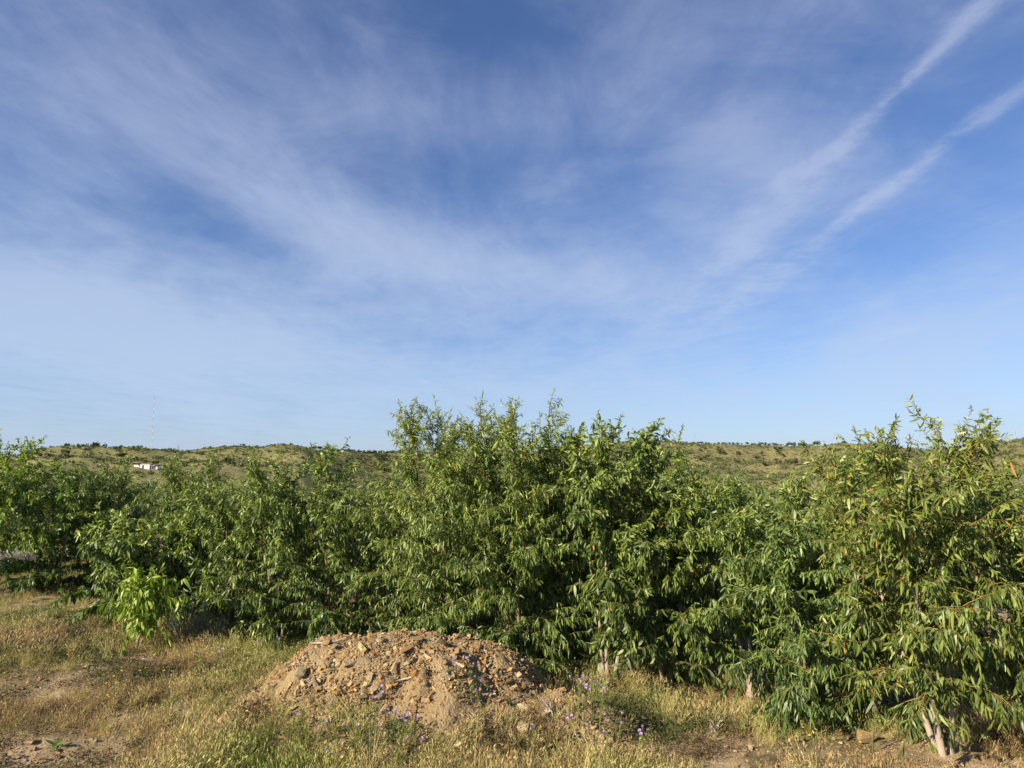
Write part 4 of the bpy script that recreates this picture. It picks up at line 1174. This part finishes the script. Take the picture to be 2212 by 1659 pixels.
def hill_tree_mesh(seed):
    rg = np.random.default_rng(seed)
    mb = MB(); mb.tube([(0, 0, -.5), (.1, 0, 1.2), (.0, .1, 2.6)], (.28, .2, .12), 6)
    n_ = 420
    lob = rg.normal(0, 1, (9, 3)) * np.array([1.5, 1.5, .6]) + np.array([0, 0, 3.4])
    c = lob[rg.integers(0, 9, n_)] + rg.normal(0, .55, (n_, 3)); c[:, 2] = np.maximum(c[:, 2], 1.5)
    L = rg.uniform(.5, .95, n_)
    V, q, t = leaves_geo(c, rg.normal(0, 1, (n_, 3)), rg.normal(0, 1, (n_, 3)), L, L * .8, np.zeros(n_), np.zeros(n_), True)
    return mb.mesh('trunk', M_BARKB), build('crown', V, q, t, M_FAR, False)
HT = [hill_tree_mesh(k) for k in range(5)]
def hill_tree(X, Y, s_, label, group=None, crest=False):
    if crest:
        a = math.atan2(ray(X, Y).x, ray(X, Y).y); r = float(ridr(a)) * .995
        x, y = r * math.sin(a), r * math.cos(a); z = float(terr(x, y))
    else:
        x, y, z = hit(X, Y)
    r = math.hypot(x, y)
    h = s_ / FP * r / 4.6          # s_ = height on the photograph in its pixels
    k = rs_.randrange(5)
    o = empty('hill_tree', (x, y, z), rs_.uniform(0, 6.28), label, 'tree', group)
    o.scale = (h * rs_.uniform(.9, 1.25), h * rs_.uniform(.9, 1.25), h)
    link('trunk', HT[k][0], o); link('crown', HT[k][1], o)
hill_tree(204, 985, 14, 'round tree with visible trunk on the left hill crest', None, True)
hill_tree(144, 975, 9, 'tiny tree standing alone on the top of the leftmost hill', None, True)
hill_tree(179, 975, 7, 'small tree on the crest left of the round tree', None, True)
hill_tree(189, 977, 6, 'smallest bush like tree beside the round tree on the crest', None, True)
hill_tree(214, 981, 6, 'low tree right beside the round tree on the crest', None, True)
hill_tree(260, 994, 14, 'lone tree on the grassy slope left above the white house', None)
hill_tree(146, 985, 10, 'dark low tree on the slope under the leftmost hilltop', None)
hill_tree(86, 990, 9, 'dark tree low on the left shoulder of the leftmost hill', None)
hill_tree(107, 989, 7, 'small dark tree on the left slope next to another', None)
hill_tree(336, 1006, 9, 'dark round bush tree just above and right of the white house', None)
hill_tree(494, 1004, 13, 'dark tree in the hollow of the second left hill', None)
hill_tree(526, 967, 6, 'small dark tree on the crest of the second left hill', None, True)
hill_tree(121, 1000, 7, 'dark scrubby tree in the middle of the leftmost slope', None)
hill_tree(234, 978, 5, 'tiny tree at the saddle between the two left hills', None, True)
hill_tree(243, 978, 5, 'tiny tree at the saddle beside the small pole', None, True)
for X in list(np.linspace(674, 870, 22)) + [705, 712, 760, 835, 842]:
    hill_tree(X + rs_.uniform(-4, 4), 980, rs_.uniform(6, 10), 'dark tree in the line along the distant crest left of the central clump', 'trees along the distant crest in the middle', True)
for X in list(np.linspace(1380, 1700, 34)):
    hill_tree(X + rs_.uniform(-4, 4), 960, rs_.uniform(3.5, 6.5), 'small round tree in the row along the crest of the right hill', 'trees along the crest of the right hill', True)
for X in list(np.linspace(1704, 1752, 5)):
    hill_tree(X, 965, rs_.uniform(5, 8), 'taller dark tree in the cluster at the saddle of the right hills', 'tree cluster at the saddle on the right', True)
hill_tree(1765, 966, 11, 'tall dark lone tree right of the cluster at the right saddle', None, True)
hill_tree(1713, 1006, 12, 'dark round tree alone on the scrubby right slope', None)
for k in range(46):
    X = rs_.uniform(1400, 1930); Y = rs_.uniform(972, 1012)
    hill_tree(X, Y, rs_.uniform(5, 9), 'dark tree scattered on the scrubby right slope', 'trees scattered on the right slope')
for k in range(34):
    X = rs_.uniform(650, 860); Y = rs_.uniform(990, 1024)
    hill_tree(X, Y, rs_.uniform(6, 11), 'dark tree scattered in the valley left of the central clump', 'trees scattered in the middle valley')
# the lime green bush tree beyond the thicket, right
v = ray(1858, 966); dl = 34.0
xl, yl = v.x / v.y * dl, dl
zl = float(terr(xl, yl))
lt = empty('round_tree', (xl, yl, zl), 0, 'round olive green tree beyond the thicket at the foot of the right hill', 'tree')
Hl = EYE + v.z / v.y * dl - zl
rg = np.random.default_rng(8)
n_ = 16000
dd_ = rg.normal(0, 1, (n_, 3)); dd_ /= np.linalg.norm(dd_, axis=1)[:, None]
lobn = .80 + .25 * np.sin(dd_[:, 0] * 5 + 1) * np.cos(dd_[:, 2] * 4) + .1 * np.sin(dd_[:, 1] * 11)
c = dd_ * (rg.random(n_) ** .4 * lobn)[:, None] * np.array([1.45, 1.3, 1.35]) + np.array([0, 0, Hl - 1.35])
L = rg.uniform(.05, .10, n_)
V, q, t = leaves_geo(c, dd_ + rg.normal(0, .8, (n_, 3)), rg.normal(0, 1, (n_, 3)), L, L * .5, np.zeros(n_), np.zeros(n_), True)
mb = MB(); mb.tube([(0, 0, -.2), (.05, 0, Hl * .3), (0, 0, Hl * .6)], (.10, .08, .05), 7); link('trunk', mb.mesh('trunk', M_BARKB), lt)
tag(link('crown', build('crown', V, q, t, M_LEAF['olive'], True, {'tint': np.repeat(rg.uniform(.15, .75, n_), 6)}), lt), kind='stuff')

# white farmhouse
M_WALL = simple('white_wash', (.82, .80, .74), .9, .2, .06, 1)
M_ROOF = simple('roof_tile', (.36, .28, .20), .9, .2, .2, 2)
M_DARK = simple('dark_opening', (.04, .035, .03), .6, .4, .1, 2)
M_TANW = simple('tan_wall', (.42, .30, .20), .9, .2, .1, 1)
hxx, hyy, hzz = hit(314, 1013)
rr_h = math.hypot(hxx, hyy); u_ = rr_h / FP         # metres per photograph pixel there
house = empty('farmhouse', (hxx, hyy, hzz), -math.atan2(hxx, hyy) - R(27), 'low white farmhouse with brown roof on the left hillside', 'house')
def hbox(name, x0, x1, z0_, z1_, y0, y1, mat, parent=house):
    mb = MB(); mb.box(((x0 + x1) / 2, (y0 + y1) / 2, (z0_ + z1_) / 2), (abs(x1 - x0) / 2, abs(y1 - y0) / 2, abs(z1_ - z0_) / 2))
    return link(name, mb.mesh(name, mat, False), parent)
ww = 22 * u_
hbox('wall', -ww, ww * .34, -2, 7.6 * u_, 0, 8, M_WALL)
hbox('wall', ww * .34 + .01, ww * .68, -2, 5.4 * u_, .6, 7, M_TANW)['label'] = 'tan side wing'
hbox('wall', ww * .68 + .02, ww * .95, -2, 4.2 * u_, 1.2, 6, M_WALL)['label'] = 'small white annex'
def hroof(x0, x1, y0, y1, z_, rise):
    mb = MB()
    mb.add([(x0, y0, z_), (x1, y0, z_), (x1, (y0 + y1) / 2, z_ + rise), (x0, (y0 + y1) / 2, z_ + rise), (x0, y1, z_), (x1, y1, z_),
            (x0, y0, z_ - .15), (x1, y0, z_ - .15), (x0, y1, z_ - .15), (x1, y1, z_ - .15)],
           [(0, 1, 2, 3), (3, 2, 5, 4), (6, 7, 1, 0), (4, 5, 9, 8), (6, 8, 9, 7)], [(0, 3, 4), (1, 5, 2)])
    return link('roof', mb.mesh('roof', M_ROOF, False), house)
hroof(-ww * .60, ww * .30, .6, 7.4, 7.6 * u_ + .16, .6)
hroof(ww * .36, ww * .67, .3, 7.3, 5.4 * u_ + .16, .6)
for fx in (-.62,):
    hbox('window', ww * fx, ww * fx + 1.0, 1.4, 2.4, -.06, -.01, M_DARK)
hbox('door', -ww * .30, -ww * .30 + 1.1, 0, 2.2, -.06, -.01, M_DARK)
hbox('door', ww * .5, ww * .5 + 1.0, -.2, 1.9, .5, .59, M_DARK)
tag(hbox('farm_shed', 0, 9 * u_, -1, 3.4 * u_, 0, 5, M_TANW, None), 'dark low shed left of the white farmhouse', 'shed')
sh = [o for o in C.objects if o.name.startswith('farm_shed')][0]
sxx, syy, szz = hit(287, 1013); sh.location = (sxx, syy, szz); sh.rotation_euler.z = -math.atan2(sxx, syy)
# the pale track on the hill
tk = []
for X in np.linspace(215, 300, 16):
    x, y, z = hit(X, 992 + 10 * ((X - 215) / 85) ** 1.5); tk.append((x, y, z + .25))
tk = np.array(tk); mb = MB()
Vt = np.stack([tk + np.array([0, 2.5, .15]), tk - np.array([0, 2.5, 0])], 1).reshape(-1, 3)
mb.add(Vt, [(2 * k, 2 * k + 1, 2 * k + 3, 2 * k + 2) for k in range(15)])
tag(link('track', mb.mesh('track', simple('track_dust', (.36, .29, .18), .95, .1, .1, .2))), kind='structure')

# masts
M_RED = simple('mast_red', (.50, .22, .20), .6, .4, .05, 1)
M_WHT = simple('mast_white', (.75, .73, .72), .6, .4, .05, 1)
M_STEEL = simple('galvanised_steel', (.30, .31, .32), .5, .5, .1, 1)
def lattice(X, Yb, Yt, wd, nseg, label):
    a = math.atan2(ray(X, Yb).x, ray(X, Yb).y); r = float(ridr(a)) * .998
    x, y = r * math.sin(a), r * math.cos(a); z = float(terr(x, y))
    Ht = EYE + math.tan(azel(X, Yt)[1]) * r - z
    root = empty('radio_mast', (x, y, z), .3, label, 'mast')
    sg = Ht / nseg
    C3 = [np.array([math.cos(k * 2.094), math.sin(k * 2.094), 0]) * wd for k in range(3)]
    for k in range(nseg):
        mb = MB(); z0_, z1_ = k * sg, (k + 1) * sg
        nb_ = 3
        for c_ in range(3):
            mb.tube([C3[c_] + UPV * z0_, C3[c_] + UPV * z1_], .032, 4)
            for b_ in range(nb_):
                za = z0_ + sg * b_ / nb_; zb = z0_ + sg * (b_ + 1) / nb_
                mb.tube([C3[c_] + UPV * za, C3[(c_ + 1) % 3] + UPV * zb], .022, 3)
        link('mast_section', mb.mesh('mast_section', M_WHT if k % 2 else M_RED), root)
    gw = MB()
    for c_ in range(3):
        for hh_ in (.5, .95): gw.tube([C3[c_] * 40 + UPV * (-3), C3[c_] + UPV * Ht * hh_], .012, 3)
    link('guy_wires', gw.mesh('guy_wires', M_STEEL), root)
lattice(327, 975, 855, .42, 15, 'thin red and white lattice mast rising from the left hills')
def pole(X, Yt, r_, label, arms=0):
    a = math.atan2(ray(X, Yt).x, ray(X, Yt).y); r = float(ridr(a)) * .998
    x, y = r * math.sin(a), r * math.cos(a); z = float(terr(x, y))
    Ht = EYE + math.tan(azel(X, Yt)[1]) * r - z
    root = empty('utility_pole', (x, y, z), -a, label, 'pole')
    mb = MB(); mb.tube([(0, 0, -.5), (0, 0, Ht * .5), (0, 0, Ht)], (r_, r_ * .8, r_ * .6), 6); link('shaft', mb.mesh('shaft', M_STEEL), root)
    for k in range(arms):
        mb = MB(); mb.box((0, 0, Ht * (.93 - .16 * k)), (1.5, .07, .07)); link('crossarm', mb.mesh('crossarm', M_STEEL, False), root)
pole(1501, 937, .22, 'slim grey pole on the crest right of the central clump')
pole(1802, 934, .20, 'slim grey pole on the crest at the right saddle')
pole(2193, 931, .20, 'power pole with cross arms on the far right hill', 3)
pole(256, 963, .12, 'short pole at the saddle of the left hills')
